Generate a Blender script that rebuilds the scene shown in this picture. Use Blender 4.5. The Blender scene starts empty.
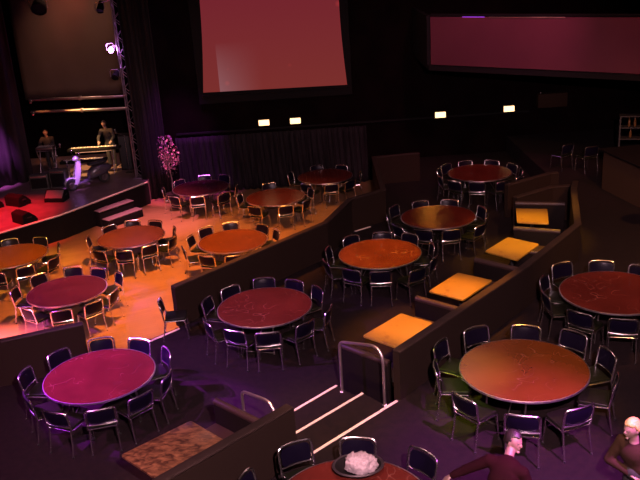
import bpy, bmesh, math, random
from mathutils import Vector, Matrix
random.seed(7)
PI = math.pi
sc = bpy.context.scene
COL = sc.collection

# ------------------------------------------------------------ camera
cam_d = bpy.data.cameras.new('camera')
cam = bpy.data.objects.new('camera', cam_d)
COL.objects.link(cam)
cam_d.sensor_width = 36.0
cam_d.lens = 803.47 / 640 * 36.0
cam_d.clip_end = 200
cam.location = (0, 0, 7.165)
cam.matrix_world = Matrix.Translation((0, 0, 7.165)) @ Matrix.Rotation(math.radians(90 - 19.995), 4, 'X') @ Matrix.Rotation(math.radians(-3.861), 4, 'Z')
sc.camera = cam

# ------------------------------------------------------------ world, exposure
sc.view_settings.view_transform = 'Standard'
sc.view_settings.look = 'None'
sc.view_settings.gamma = 1.0
sc.view_settings.use_curve_mapping = False
sc.view_settings.exposure = 1.0
w = bpy.data.worlds.new('world'); sc.world = w; w.use_nodes = True
w.node_tree.nodes['Background'].inputs[0].default_value = (1.0, 0.50, 0.36, 1)
w.node_tree.nodes['Background'].inputs[1].default_value = 0.030

# ------------------------------------------------------------ stage lighting rig (above and outside the frame) and added lamps
RIG = 2.0
def spot(name, loc, tgt, col, power, deg, blend=0.5, size=0.08):
    d = bpy.data.lights.new(name, 'SPOT'); d.color = col; d.energy = power * RIG
    d.spot_size = math.radians(deg); d.spot_blend = blend; d.shadow_soft_size = size
    o = bpy.data.objects.new(name, d); COL.objects.link(o); o.location = loc
    v = Vector(tgt) - Vector(loc)
    o.rotation_euler = v.to_track_quat('-Z', 'Y').to_euler()
    return o
RED = (1, .12, .05); AMB = (1, .36, .06); MAG = (1, .10, .62); PUR = (.46, .10, 1.0)
spot('spot_magenta', (-11.0, 13.6, 7.2), (-3.78, 11.95, .6), (.58, .03, 1), 7600, 15, .5)
spot('spot_purple_carpet', (-9.5, 11.5, 7.4), (-2.3, 13.0, .2), (.55, .12, .9), 2900, 34, 1.0)
spot('spot_purple_dance', (-9.5, 13.0, 7.6), (-6.0, 17.3, 0), (.42, .04, 1.0), 2600, 17, .6)
spot('spot_pink_floor', (-12.0, 14.5, 7.4), (-8.0, 15.2, -.7), (1, .22, .50), 17000, 28, .9)
spot('spot_carpet_left', (-6.5, 6.5, 8.2), (-4.4, 10.4, 0), (.75, .16, .55), 1100, 50, .9)
spot('spot_amber_left', (-9.5, 15.8, 7.6), (-8.3, 20.2, 0), (1, .50, .04), 2300, 20, .7)
spot('spot_pink_back', (-6.4, 21.5, 7.6), (-5.1, 24.2, -.7), (1, .26, .40), 3000, 28, .9)
spot('spot_amber_dance', (-3.5, 17.4, 8.0), (-4.0, 19.2, -.7), (1, .28, .045), 4100, 66, .8)
spot('spot_amber_dance_back', (-0.5, 21.0, 8.0), (-1.2, 22.8, -.7), (1, .34, .05), 900, 46, .8)
spot('spot_orange_table', (1.2, 15.5, 8.2), (1.3, 16.56, .74), (1, .50, .02), 2500, 15, .3)
spot('spot_red_middle', (-1.4, 13.0, 8.2), (-1.2, 14.1, .74), (1, .32, .24), 620, 18, .6)
spot('spot_dark_table', (3.0, 19.8, 8.2), (2.95, 18.7, .74), (1, .12, .03), 60, 24, .7)
spot('spot_back_orange', (3.95, 27.2, 3.30), (2.9, 19.0, .74), (1, .30, .03), 7, 8, .6, .08)  # added low lamp, set for its orange reflection on the dark table
spot('spot_far_table', (4.6, 21.0, 8.2), (4.7, 22.4, .74), (1, .18, .07), 30, 22, .7)
spot('spot_booth', (2.6, 13.0, 8.2), (2.0, 13.6, .74), (1, .34, .03), 2000, 27, .6)
spot('spot_booth_back', (5.0, 16.6, 8.2), (4.7, 17.3, .74), (1, .46, .02), 1150, 26, .7)
spot('spot_front_table', (3.4, 8.9, 8.2), (2.9, 10.2, 1.2), (1, .42, .06), 520, 24, .7)
spot('spot_olive', (-1.5, 8.6, 8.0), (2.0, 10.2, 1.0), (.75, .90, .03), 1500, 13, .9)
spot('spot_violet_carpet', (4.6, 5.0, 8.2), (2.4, 8.8, .6), (.75, .12, .85), 4200, 26, .8)
spot('spot_faces', (3.0, 3.5, 8.0), (1.95, 7.4, 2.05), (1, .16, .36), 620, 7, .8)
spot('spot_blond', (2.2, 6.6, 8.2), (3.3, 7.6, 2.0), (1, .60, .16), 600, 10, .8)
spot('spot_right_table', (6.2, 11.2, 8.2), (5.1, 12.4, 1.2), (1, .36, .16), 360, 24, .7)
spot('spot_nosing', (-.6, 9.0, 8.0), (-.1, 10.8, .3), (1, .48, .28), 800, 26, .8)
spot('spot_bottom_left', (-3.2, 7.6, 7.6), (-2.2, 9.5, .7), (1, .36, .15), 420, 20, .7)
spot('spot_bottom_table', (.6, 5.6, 8.0), (.3, 8.0, 1.4), (1, .42, .45), 620, 14, .8)
spot('wash_front', (.9, 0.4, 7.9), (.8, 13.0, .5), (1, .56, .66), 2700, 64, .5, .04)
spot('spot_walkway', (7.5, 11.0, 8.2), (7.3, 17.0, .5), (1, .42, .14), 750, 64, .8)
for _i, (_x, _y, _e) in enumerate(((-2.6, 9.2, 300), (3.8, 14.4, 300), (-2.6, 21.5, 260), (3.8, 20.6, 200))):
    spot('sparkle_fill_%s' % 'abcd'[_i], (_x, _y, 8.45), (_x, _y, 0), (1, .50, .50), _e * .18, 140, .5, .04)  # added unseen overhead lamps that put sparkle on the chrome chairs
spot('stage_red', (-10.6, 20.4, 6.8), (-9.8, 23.4, 0), (1, .015, .03), 4600, 32, .8)
spot('stage_purple_scooter', (-7.2, 22.6, 6.4), (-8.0, 26.05, .75), (.62, .20, 1.0), 4300, 7.5, .9)
spot('stage_amber_keys', (-7.6, 25.2, 6.3), (-7.9, 28.1, 1.1), (1, .52, .20), 2600, 18, .6)
spot('stage_face_amber', (-10.2, 25.4, 4.4), (-7.5, 28.75, 1.7), (1, .36, .10), 700, 9, .7)
spot('stage_face_red', (-8.4, 25.4, 4.4), (-9.7, 29.0, 1.45), (1, .28, .08), 500, 9, .7)
spot('backdrop_amber', (-8.2, 27.4, 7.6), (-8.0, 30.4, 3.6), (1, .46, .32), 170, 80, .8)
spot('backdrop_red', (-7.6, 28.9, 8.0), (-8.3, 30.2, 6.2), (1, .03, .03), 90, 40, .9)
spot('curtain_purple_left', (-9.6, 23.6, 5.8), (-11.2, 27.0, 1.0), (.66, .13, .9), 3000, 22, 1.0)
spot('curtain_purple_back', (-4.6, 24.5, 7.8), (-4.4, 27.3, .2), (.55, .06, .75), 1500, 26, .9)
spot('flower_pink', (-3.0, 23.2, 6.6), (-4.8, 26.0, .9), (1, .16, .30), 2200, 11, .5)
spot('balcony_wash_left', (4.2, 17.5, 8.2), (5.0, 22.6, 4.5), (.85, .14, .34), 330, 60, .8)
spot('balcony_wash_right', (9.0, 14.5, 8.2), (8.2, 19.8, 4.5), (1, .18, .22), 220, 60, .8)

# ------------------------------------------------------------ materials
def mat(name, col, rough=.5, metal=0, spec=.5, bump=None, noise=None, emis=None, estr=0, coat=0):
    """noise = (scale, second colour, low, high); bump = (scale, strength)"""
    m = bpy.data.materials.new(name); m.use_nodes = True
    k_ = .25 if metal < .5 else 1.0                      # the hall's cloths, paints and laminates are all dark
    col = tuple(c * k_ for c in col)
    if noise: noise = (noise[0], tuple(c * k_ for c in noise[1]), noise[2], noise[3])
    estr *= .5
    nt = m.node_tree; b = nt.nodes['Principled BSDF']
    b.inputs['Base Color'].default_value = (*col, 1)
    b.inputs['Roughness'].default_value = rough
    b.inputs['Metallic'].default_value = metal
    b.inputs['Specular IOR Level'].default_value = spec
    if coat: b.inputs['Coat Weight'].default_value = coat; b.inputs['Coat Roughness'].default_value = .15
    tc = None
    if noise or bump: tc = nt.nodes.new('ShaderNodeTexCoord')
    if noise:
        n = nt.nodes.new('ShaderNodeTexNoise'); n.inputs['Scale'].default_value = noise[0]; n.inputs['Detail'].default_value = 6
        nt.links.new(tc.outputs['Object'], n.inputs['Vector'])
        r = nt.nodes.new('ShaderNodeValToRGB')
        r.color_ramp.elements[0].position = noise[2]; r.color_ramp.elements[1].position = noise[3]
        r.color_ramp.elements[0].color = (*col, 1); r.color_ramp.elements[1].color = (*noise[1], 1)
        nt.links.new(n.outputs['Fac'], r.inputs['Fac']); nt.links.new(r.outputs['Color'], b.inputs['Base Color'])
    if bump:
        n2 = nt.nodes.new('ShaderNodeTexNoise'); n2.inputs['Scale'].default_value = bump[0]; n2.inputs['Detail'].default_value = 4
        nt.links.new(tc.outputs['Object'], n2.inputs['Vector'])
        bp = nt.nodes.new('ShaderNodeBump'); bp.inputs['Strength'].default_value = bump[1]; bp.inputs['Distance'].default_value = .01
        nt.links.new(n2.outputs['Fac'], bp.inputs['Height']); nt.links.new(bp.outputs['Normal'], b.inputs['Normal'])
    if emis:
        b.inputs['Emission Color'].default_value = (*emis, 1); b.inputs['Emission Strength'].default_value = estr
    return m
M = {}
M['carpet'] = mat('carpet', (.042, .025, .026), .95, spec=.1, bump=(220, .5), noise=(9, (.030, .019, .021), .4, .62))
M['wallcarpet'] = mat('wall_carpet', (.052, .029, .020), .95, spec=.1, bump=(180, .5))
M['cap'] = mat('wall_cap_vinyl', (.09, .05, .038), .7, spec=.2, noise=(4, (.07, .04, .03), .4, .6))
M['black'] = mat('black_paint', (.010, .008, .008), .85, spec=.15)
M['blackwall'] = mat('black_wall', (.014, .007, .007), .95, spec=.02, noise=(1.2, (.009, .005, .005), .4, .6))
M['chrome'] = mat('chrome', (1, .96, .97), .21, 1)
M['edge'] = mat('edge_metal', (.80, .70, .76), .32, 1)
M['brushed'] = mat('brushed_steel', (.80, .66, .70), .38, 1)
M['dullmetal'] = mat('dull_metal', (.30, .27, .26), .35, 1)
M['vinyl'] = mat('dark_navy_vinyl', (.012, .008, .028), .30, spec=.14, bump=(60, .08))
M['seat'] = mat('dark_grey_vinyl', (.020, .024, .011), .45, spec=.12, bump=(60, .08))
M['foot'] = mat('rubber', (.02, .02, .02), .7)
M['bench'] = mat('brown_bench_vinyl', (.085, .036, .032), .55, bump=(30, .1))
M['benchdark'] = mat('black_bench_vinyl', (.016, .009, .008), .75, spec=.12)
M['yellow'] = mat('honey_laminate', (1.0, .56, .07), .42, noise=(5, (.76, .36, .05), .60, .70))
M['speaker'] = mat('speaker_black', (.016, .014, .014), .8, spec=.1)
M['grille'] = mat('speaker_grille', (.022, .018, .018), .8, spec=.1)
M['nosing'] = mat('nosing_strip', (2.6, 2.0, 1.7), .6)
M['wood_dark'] = mat('stage_boards', (.52, .34, .32), .35, spec=.3, noise=(3, (.40, .26, .24), .4, .6))

# round table laminate with scuffs
def table_mat(name, c1, c2, seed):
    m = bpy.data.materials.new(name); m.use_nodes = True; nt = m.node_tree; b = nt.nodes['Principled BSDF']
    b.inputs['Roughness'].default_value = .27; b.inputs['Specular IOR Level'].default_value = .35
    tc = nt.nodes.new('ShaderNodeTexCoord'); mp = nt.nodes.new('ShaderNodeMapping'); mp.inputs['Location'].default_value = (seed, seed * .7, 0)
    nt.links.new(tc.outputs['Object'], mp.inputs['Vector'])
    n = nt.nodes.new('ShaderNodeTexNoise'); n.inputs['Scale'].default_value = 2.2; n.inputs['Detail'].default_value = 7
    nt.links.new(mp.outputs['Vector'], n.inputs['Vector'])
    r = nt.nodes.new('ShaderNodeValToRGB'); r.color_ramp.elements[0].position = .38; r.color_ramp.elements[1].position = .66
    r.color_ramp.elements[0].color = (*c1, 1); r.color_ramp.elements[1].color = (*c2, 1)
    nt.links.new(n.outputs['Fac'], r.inputs['Fac'])
    # thin scratches: ridges of warped stretched noise
    n2 = nt.nodes.new('ShaderNodeTexNoise'); n2.inputs['Scale'].default_value = 3.4; n2.inputs['Detail'].default_value = 1.2; n2.inputs['Distortion'].default_value = .5
    nt.links.new(mp.outputs['Vector'], n2.inputs['Vector'])
    s = nt.nodes.new('ShaderNodeMath'); s.operation = 'SUBTRACT'; s.inputs[1].default_value = .5; nt.links.new(n2.outputs['Fac'], s.inputs[0])
    a = nt.nodes.new('ShaderNodeMath'); a.operation = 'ABSOLUTE'; nt.links.new(s.outputs[0], a.inputs[0])
    r2 = nt.nodes.new('ShaderNodeValToRGB'); r2.color_ramp.elements[0].position = 0; r2.color_ramp.elements[1].position = .010
    r2.color_ramp.elements[0].color = (.32, .32, .32, 1); r2.color_ramp.elements[1].color = (0, 0, 0, 1)
    nt.links.new(a.outputs[0], r2.inputs['Fac'])
    n3 = nt.nodes.new('ShaderNodeTexNoise'); n3.inputs['Scale'].default_value = 1.7; nt.links.new(mp.outputs['Vector'], n3.inputs['Vector'])
    r3 = nt.nodes.new('ShaderNodeValToRGB'); r3.color_ramp.elements[0].position = .42; r3.color_ramp.elements[1].position = .62
    nt.links.new(n3.outputs['Fac'], r3.inputs['Fac'])
    mm = nt.nodes.new('ShaderNodeMath'); mm.operation = 'MULTIPLY'; nt.links.new(r2.outputs['Color'], mm.inputs[0]); nt.links.new(r3.outputs['Color'], mm.inputs[1])
    mx = nt.nodes.new('ShaderNodeMixRGB'); nt.links.new(mm.outputs[0], mx.inputs['Fac']); nt.links.new(r.outputs['Color'], mx.inputs['Color1'])
    mx.inputs['Color2'].default_value = (.24, .11, .085, 1)
    nt.links.new(mx.outputs['Color'], b.inputs['Base Color'])
    return m
TC = [((.048, .0075, .0050), (.066, .0105, .0070))] * 4 + [((.027, .0045, .0065), (.036, .006, .0085)), ((.056, .0155, .0032), (.072, .0200, .0042))]
for k in range(6):
    M['table%d' % k] = table_mat('table_laminate_%s' % 'abcdef'[k], *TC[k], 3.1 * k)

def marble_mat():
    m = bpy.data.materials.new('mottled_laminate'); m.use_nodes = True; nt = m.node_tree; b = nt.nodes['Principled BSDF']
    b.inputs['Roughness'].default_value = .32
    tc = nt.nodes.new('ShaderNodeTexCoord'); mp = nt.nodes.new('ShaderNodeMapping'); mp.inputs['Scale'].default_value = (1.3, 2.8, 1); mp.inputs['Rotation'].default_value = (0, 0, .5)
    nt.links.new(tc.outputs['Object'], mp.inputs['Vector'])
    n = nt.nodes.new('ShaderNodeTexNoise'); n.inputs['Scale'].default_value = 6; n.inputs['Detail'].default_value = 8; n.inputs['Roughness'].default_value = .65; n.inputs['Distortion'].default_value = .8
    nt.links.new(mp.outputs['Vector'], n.inputs['Vector'])
    r = nt.nodes.new('ShaderNodeValToRGB'); e = r.color_ramp.elements
    e[0].position = .38; e[0].color = (.022, .010, .006, 1); e[1].position = .66; e[1].color = (.135, .070, .030, 1)
    nt.links.new(n.outputs['Fac'], r.inputs['Fac']); nt.links.new(r.outputs['Color'], b.inputs['Base Color'])
    return m
M['marble'] = marble_mat()

def parquet():
    m = bpy.data.materials.new('dance_floor_boards'); m.use_nodes = True; nt = m.node_tree; b = nt.nodes['Principled BSDF']
    b.inputs['Roughness'].default_value = .36
    tc = nt.nodes.new('ShaderNodeTexCoord'); mp = nt.nodes.new('ShaderNodeMapping'); mp.inputs['Rotation'].default_value = (0, 0, math.radians(-20))
    nt.links.new(tc.outputs['Object'], mp.inputs['Vector'])
    br = nt.nodes.new('ShaderNodeTexBrick'); br.inputs['Scale'].default_value = 1
    br.inputs['Brick Width'].default_value = 1.4; br.inputs['Row Height'].default_value = .11; br.inputs['Mortar Size'].default_value = .003
    br.inputs['Color1'].default_value = (.21, .115, .055, 1); br.inputs['Color2'].default_value = (.18, .097, .044, 1); br.inputs['Mortar'].default_value = (.12, .062, .027, 1)
    nt.links.new(mp.outputs['Vector'], br.inputs['Vector'])
    n = nt.nodes.new('ShaderNodeTexNoise'); n.inputs['Scale'].default_value = 1.5; nt.links.new(mp.outputs['Vector'], n.inputs['Vector'])
    mx = nt.nodes.new('ShaderNodeMixRGB'); mx.blend_type = 'MULTIPLY'; mx.inputs['Fac'].default_value = .25
    nt.links.new(br.outputs['Color'], mx.inputs['Color1']); nt.links.new(n.outputs['Fac'], mx.inputs['Color2'])
    nt.links.new(mx.outputs['Color'], b.inputs['Base Color'])
    return m
M['parquet'] = parquet()

def curtain_mat(name, c1, c2):
    return mat(name, c1, .8, spec=.2, noise=(.9, c2, .35, .65))
M['curtain'] = curtain_mat('curtain_cloth', (.10, .065, .08), (.065, .043, .054))
M['curtain_dark'] = curtain_mat('dark_curtain_cloth', (.032, .022, .028), (.02, .014, .018))
M['backdrop'] = mat('backdrop_cloth', (.24, .17, .13), .9, spec=.1, noise=(.5, (.19, .13, .10), .35, .65))

# ------------------------------------------------------------ geometry helpers
class MB:
    def __init__(s): s.bm = bmesh.new()
    def box(s, c, size, rz=0, bev=0, mtx=None):
        t = bmesh.new(); bmesh.ops.create_cube(t, size=1)
        bmesh.ops.scale(t, vec=size, verts=t.verts)
        if bev: bmesh.ops.bevel(t, geom=t.edges[:], offset=bev, segments=3, profile=.5, affect='EDGES', clamp_overlap=True)
        m = Matrix.Translation(c) @ Matrix.Rotation(rz, 4, 'Z')
        if mtx: m = mtx @ m
        bmesh.ops.transform(t, matrix=m, verts=t.verts); s._add(t); return s
    def _add(s, t):
        me = bpy.data.meshes.new('tmp'); t.to_mesh(me); t.free(); s.bm.from_mesh(me); bpy.data.meshes.remove(me)
    def tube(s, pts, r, seg=8, closed=False, caps=True):
        pts = [Vector(p) for p in pts]; n = len(pts); rings = []
        up = None
        for i, p in enumerate(pts):
            if closed: d = (pts[(i + 1) % n] - pts[i - 1])
            else: d = pts[min(i + 1, n - 1)] - pts[max(i - 1, 0)]
            d.normalize()
            if up is None:
                up = Vector((0, 0, 1)) if abs(d.z) < .9 else Vector((1, 0, 0))
            a = d.cross(up)
            if a.length < 1e-4: a = d.orthogonal()
            a.normalize(); bb = a.cross(d).normalized(); up = bb
            rr = r[i] if isinstance(r, (list, tuple)) else r
            rings.append([s.bm.verts.new(p + a * rr * math.cos(2 * PI * k / seg) + bb * rr * math.sin(2 * PI * k / seg)) for k in range(seg)])
        m = n if closed else n - 1
        for i in range(m):
            A, B = rings[i], rings[(i + 1) % n]
            for k in range(seg): s.bm.faces.new((A[k], A[(k + 1) % seg], B[(k + 1) % seg], B[k]))
        if not closed and caps:
            s.bm.faces.new(rings[0][::-1]); s.bm.faces.new(rings[-1])
        return s
    def lathe(s, prof, c=(0, 0, 0), seg=32, mtx=None):
        mt = Matrix.Translation(c) if mtx is None else mtx
        rings = []
        for (r, z) in prof:
            if r < 1e-5: rings.append([s.bm.verts.new(mt @ Vector((0, 0, z)))])
            else: rings.append([s.bm.verts.new(mt @ Vector((r * math.cos(2 * PI * k / seg), r * math.sin(2 * PI * k / seg), z))) for k in range(seg)])
        for i in range(len(rings) - 1):
            A, B = rings[i], rings[i + 1]
            for k in range(seg):
                a = [A[k % len(A)], A[(k + 1) % len(A)]] if len(A) > 1 else [A[0]]
                b = [B[(k + 1) % len(B)], B[k % len(B)]] if len(B) > 1 else [B[0]]
                if len(a) + len(b) > 2: s.bm.faces.new(a + b)
        return s
    def prism(s, poly, z0, z1, bev=0):
        t = bmesh.new()
        v = [t.verts.new((x, y, z0)) for x, y in poly]
        f = t.faces.new(v)
        r = bmesh.ops.extrude_face_region(t, geom=[f])
        bmesh.ops.translate(t, vec=(0, 0, z1 - z0), verts=[g for g in r['geom'] if isinstance(g, bmesh.types.BMVert)])
        bmesh.ops.recalc_face_normals(t, faces=t.faces[:])
        if bev: bmesh.ops.bevel(t, geom=t.edges[:], offset=bev, segments=3, profile=.5, affect='EDGES', clamp_overlap=True)
        s._add(t); return s
    def wall(s, path, th, z0, z1, bev=0, side=0):
        """upright slab along a polyline; z1 may be a list per point; side shifts it left(+)/right(-)"""
        n = len(path); P = [Vector((x, y)) for x, y in path]; L = []; Rr = []
        for i in range(n):
            if i == 0: d = P[1] - P[0]; nn = Vector((-d.y, d.x)).normalized(); k = 1
            elif i == n - 1: d = P[-1] - P[-2]; nn = Vector((-d.y, d.x)).normalized(); k = 1
            else:
                d1 = (P[i] - P[i - 1]).normalized(); d2 = (P[i + 1] - P[i]).normalized()
                n1 = Vector((-d1.y, d1.x)); n2 = Vector((-d2.y, d2.x)); nn = (n1 + n2).normalized(); k = 1 / max(.5, nn.dot(n1))
            L.append(P[i] + nn * k * th * (.5 + side * .5)); Rr.append(P[i] - nn * k * th * (.5 - side * .5))
        zt = z1 if isinstance(z1, (list, tuple)) else [z1] * n
        zb = z0 if isinstance(z0, (list, tuple)) else [z0] * n
        t = bmesh.new(); rings = []
        for i in range(n):
            rings.append([t.verts.new((L[i].x, L[i].y, zb[i])), t.verts.new((Rr[i].x, Rr[i].y, zb[i])), t.verts.new((Rr[i].x, Rr[i].y, zt[i])), t.verts.new((L[i].x, L[i].y, zt[i]))])
        for i in range(n - 1):
            A, B = rings[i], rings[i + 1]
            for k in range(4): t.faces.new((A[k], A[(k + 1) % 4], B[(k + 1) % 4], B[k]))
        t.faces.new(rings[0][::-1]); t.faces.new(rings[-1])
        bmesh.ops.recalc_face_normals(t, faces=t.faces[:])
        if bev: bmesh.ops.bevel(t, geom=t.edges[:], offset=bev, segments=3, profile=.5, affect='EDGES', clamp_overlap=True)
        s._add(t); return s
    def build(s, name, m, parent=None, smooth=True):
        bmesh.ops.recalc_face_normals(s.bm, faces=s.bm.faces[:])
        me = bpy.data.meshes.new(name); s.bm.to_mesh(me); s.bm.free()
        if smooth:
            me.polygons.foreach_set('use_smooth', [True] * len(me.polygons))
            try: me.set_sharp_from_angle(angle=math.radians(38))
            except Exception: pass
        o = bpy.data.objects.new(name, me); COL.objects.link(o)
        if m: me.materials.append(m)
        if parent: o.parent = parent
        return o
def tag(o, label=None, cat=None, group=None, kind=None):
    if label: o['label'] = label
    if cat: o['category'] = cat
    if group: o['group'] = group
    if kind: o['kind'] = kind
    return o
def empty(name, loc=(0, 0, 0), rz=0, **k):
    o = bpy.data.objects.new(name, None); COL.objects.link(o); o.location = loc; o.rotation_euler = (0, 0, rz)
    o.empty_display_size = .1
    return tag(o, **k)
def struct(name, mb, m, parent=None, smooth=False):
    o = mb.build(name, m, parent, smooth)
    if not parent: o['kind'] = 'structure'
    return o
def kids(o): return [c for c in o.children]
def copy_tree(o, parent=None):
    c = o.copy(); COL.objects.link(c); c.parent = parent
    for ch in kids(o): copy_tree(ch, c)
    return c
def arc(cx, cz, r, a0, a1, n=6):
    return [(cx + r * math.cos(a0 + (a1 - a0) * i / n), cz + r * math.sin(a0 + (a1 - a0) * i / n)) for i in range(n + 1)]

# ------------------------------------------------------------ setting: levels
Z0, Z2 = -.704, .554
# dance floor (lowest)
struct('floor', MB().prism([(-14, 8), (2.4, 8), (2.4, 27.5), (-14, 27.5)], Z0 - .2, Z0), M['parquet'])
# middle carpeted level
mid = [(-14, 7.5), (2.5, 7.5), (7.2, 15.5), (7.2, 27.5), (2.0, 27.5), (1.83, 20.95), (.8, 20.2), (.15, 18.47), (-3.05, 15.0), (-4.5, 13.6), (-6.2, 13.0), (-14, 11.0)]
struct('floor', MB().prism(mid, Z0, 0), M['carpet'])
# upper level on the right
up = [(-9, 2.0), (12.5, 2.0), (12.5, 27.5), (6.75, 27.5), (6.7, 19.9), (6.07, 18.28), (5.37, 15.83), (1.0, 10.76), (-.44, 9.40), (-2.4, 7.55), (-9, 1.2)]
up = [(-8, 2.0), (12.5, 2.0), (12.5, 27.5), (6.75, 27.5), (6.7, 19.9), (6.07, 18.28), (5.37, 15.83), (1.0, 10.76), (-.44, 9.40), (-8, 2.4)]
struct('floor', MB().prism(up, 0.002, Z2), M['carpet'])
# stairs between upper and middle level
n1R, n2R, n3R = (.10, 11.95), (.51, 11.34), (1.0, 10.74)
n1L, n2L, n3L = (-1.40, 10.50), (-1.0, 9.94), (-.50, 9.36)
struct('stair_step', MB().prism([n1L, n1R, n3R, n3L], 0.002, .185), M['carpet'])
struct('stair_step', MB().prism([n2L, n2R, n3R, n3L], .186, .369), M['carpet'])
def nosing(a, b, z, w=.045, name='trim'):
    v = Vector(b) - Vector(a); L = v.length; ang = math.atan2(v.y, v.x); c = (Vector(a) + Vector(b)) / 2
    n = Vector((v.y, -v.x)).normalized() * (w / 2)
    return struct(name, MB().box((c.x + n.x, c.y + n.y, z + .004), (L, w, .01), ang, .002), M['nosing'])
nosing(n1L, n1R, .185, name='trim_1'); nosing(n2L, n2R, .369, name='trim_2'); nosing(n3L, n3R, Z2, name='trim_3')
nosing((-4.45, 13.62), (-3.02, 14.97), 0, .06, name='trim_4')
nosing((.93, 20.2), (1.37, 20.48), 0, .05, name='trim_5')
# steps down to the dance floor through the gap
for k in range(3):
    d = Vector((-.70, .715)) * .3 * (k + 1)
    a, b = Vector((-4.45, 13.65)), Vector((-3.1, 15.0))
    struct('stair_step', MB().prism([tuple(a), tuple(b), tuple(b + d), tuple(a + d)], Z0, -.176 * (k + 1)), M['parquet'])

# low carpeted walls
def low_wall(name, path, th, z0, z1, side=0, cap=True):
    o = struct(name, MB().wall(path, th, z0, z1 if not cap else ([z - .04 for z in z1] if isinstance(z1, list) else z1 - .04), .0, side), M['wallcarpet'])
    if cap:
        zt = z1 if isinstance(z1, list) else [z1] * len(path)
        c = MB().wall(path, th + .03, [z - .04 for z in zt], zt, .018, side).build('wall_cap', M['cap'], o)
    return o
low_wall('wall_dance', [(-13, 11.4), (-5.86, 13.1), (-4.5, 13.6)], .12, 0.002, .9)
low_wall('wall_dance', [(-3.05, 15.07), (.15, 18.47), (.84, 20.22), (1.80, 20.92), (1.86, 24.5), (3.3, 24.65)], .12, 0.002, .9)
low_wall('wall_booths', [(1.0, 10.80), (3.67, 13.7), (5.37, 15.83), (6.07, 18.28), (6.64, 19.86)], .12, 0.002, [1.4, 1.4, 1.4, 1.4, 1.1], side=-.6)
low_wall('wall_booth_end', [(4.98, 19.30), (6.1, 19.98), (6.62, 20.0)], .12, 0.002, .95)
low_wall('wall_back_booth', [(5.05, 20.5), (6.45, 21.36), (6.70, 21.36)], .12, 0.002, .92)
low_wall('wall_stairs', [(-.50, 9.38), (-8, 2.3)], .12, 0.002, 1.4, side=-1)

# outer shell
struct('wall_back', MB().box((3.2, 27.7, 3.9), (18.8, .4, 9.5)), M['blackwall'])
struct('wall_stage_back', MB().box((-10.2, 31.4, 3.9), (8.4, .3, 9.5)), M['blackwall'])
struct('wall_stage_side', MB().box((-6.1, 29.4, 3.9), (.3, 3.8, 9.5)), M['blackwall'])
struct('wall_left', MB().box((-14.2, 16.5, 3.9), (.3, 30, 9.5)), M['blackwall'])
struct('wall_right', MB().box((12.7, 14.5, 3.9), (.3, 26, 9.5)), M['blackwall'])
struct('ceiling', MB().box((-.75, 16.5, 8.75), (27.2, 30.1, .2)), M['black'])

# ledge along the back wall under the exit lights
struct('trim_6', MB().box((1.4, 27.44, 1.40), (12.2, .12, .06), 0, .01), M['black'])

# ------------------------------------------------------------ stage
st = [(-13.9, 20.2), (-9.15, 21.95), (-7.80, 23.3), (-5.73, 26.45), (-5.9, 31.2), (-13.9, 31.2)]
struct('floor_stage', MB().prism(st, Z0 + .004, .05), M['wood_dark'])
e = MB()
e.tube([(-12.5, 20.72, .055), (-9.15, 21.93, .055), (-7.79, 23.28, .055), (-5.72, 26.44, .055)], .028, 6)
struct('trim_7', e, M['nosing'])
# stage front skirt (black)
struct('wall_stage_front', MB().wall([(-12.5, 20.68), (-9.14, 21.90), (-7.77, 23.26), (-5.70, 26.42)], .03, Z0 + .004, .02), M['black'])

def stage_steps():
    r = empty('stage_steps', (-6.25, 24.6, Z0), label='small two-tread steps against the stage front, pink lit treads', cat='steps')
    a = math.atan2(25.19 - 24.21, -6.19 + 7.02)
    def W(x, y): return (x * math.cos(a) - y * math.sin(a), x * math.sin(a) + y * math.cos(a))
    # local frame: x along the stage, y towards it; corner of the lower tread
    b = MB(); b.box((0, 0, .12), (1.35, .34, .24), 0, .004); b.box((-.06, .32, .245), (1.35, .30, .49), 0, .004)
    o = b.build('body', M['black'], r); o.rotation_euler.z = a
    for (y, z) in ((0, .253), (.32, .503)):
        t = MB().box((0 if y == 0 else -.06, y, z), (1.37, .34, .025), 0, .006).build('tread', mat('tread', (.60, .42, .42), .5), r); t.rotation_euler.z = a
    return r
stage_steps()

# ------------------------------------------------------------ curtains, backdrop, column
def pleated(path_fn, n, z0, z1, amp=.07, per=.25, length=1, rows=8, flare=0):
    bm = MB(); grid = []
    for j in range(rows + 1):
        t = j / rows; row = []
        for i in range(n + 1):
            u = i / n; p, nn = path_fn(u)
            s = u * length / per * 2 * PI
            a = amp * (1 + .35 * math.sin(s * .37 + 1)) * (1.0 - .25 * t)
            off = a * math.sin(s + .4 * math.sin(3 * t + u * 5)) + .02 * math.sin(2.3 * s + 5 * t)
            row.append(bm.bm.verts.new((p[0] + nn[0] * off, p[1] + nn[1] * off, z0 + (z1 - z0) * t)))
        grid.append(row)
    for j in range(rows):
        for i in range(n): bm.bm.faces.new((grid[j][i], grid[j][i + 1], grid[j + 1][i + 1], grid[j + 1][i]))
    return bm
def line_fn(a, b):
    a, b = Vector(a), Vector(b); d = (b - a).normalized(); nn = (-d.y, d.x)
    return (lambda u: (tuple(a.lerp(b, u)), nn)), (b - a).length
def curtain(name, a, b, z0, z1, m, label, amp=.07, per=.28):
    f, L = line_fn(a, b)
    o = pleated(f, int(L / per * 10), z0, z1, amp, per, L).build(name, m)
    s = o.modifiers.new('thickness', 'SOLIDIFY'); s.thickness = .012
    return tag(o, label, 'curtain')
curtain('stage_curtain', (-13.4, 25.6), (-9.95, 27.7), .06, 8.4, M['curtain'], 'tall pleated curtain at the left of the stage, lit purple near the floor', .10, .42)
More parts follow.
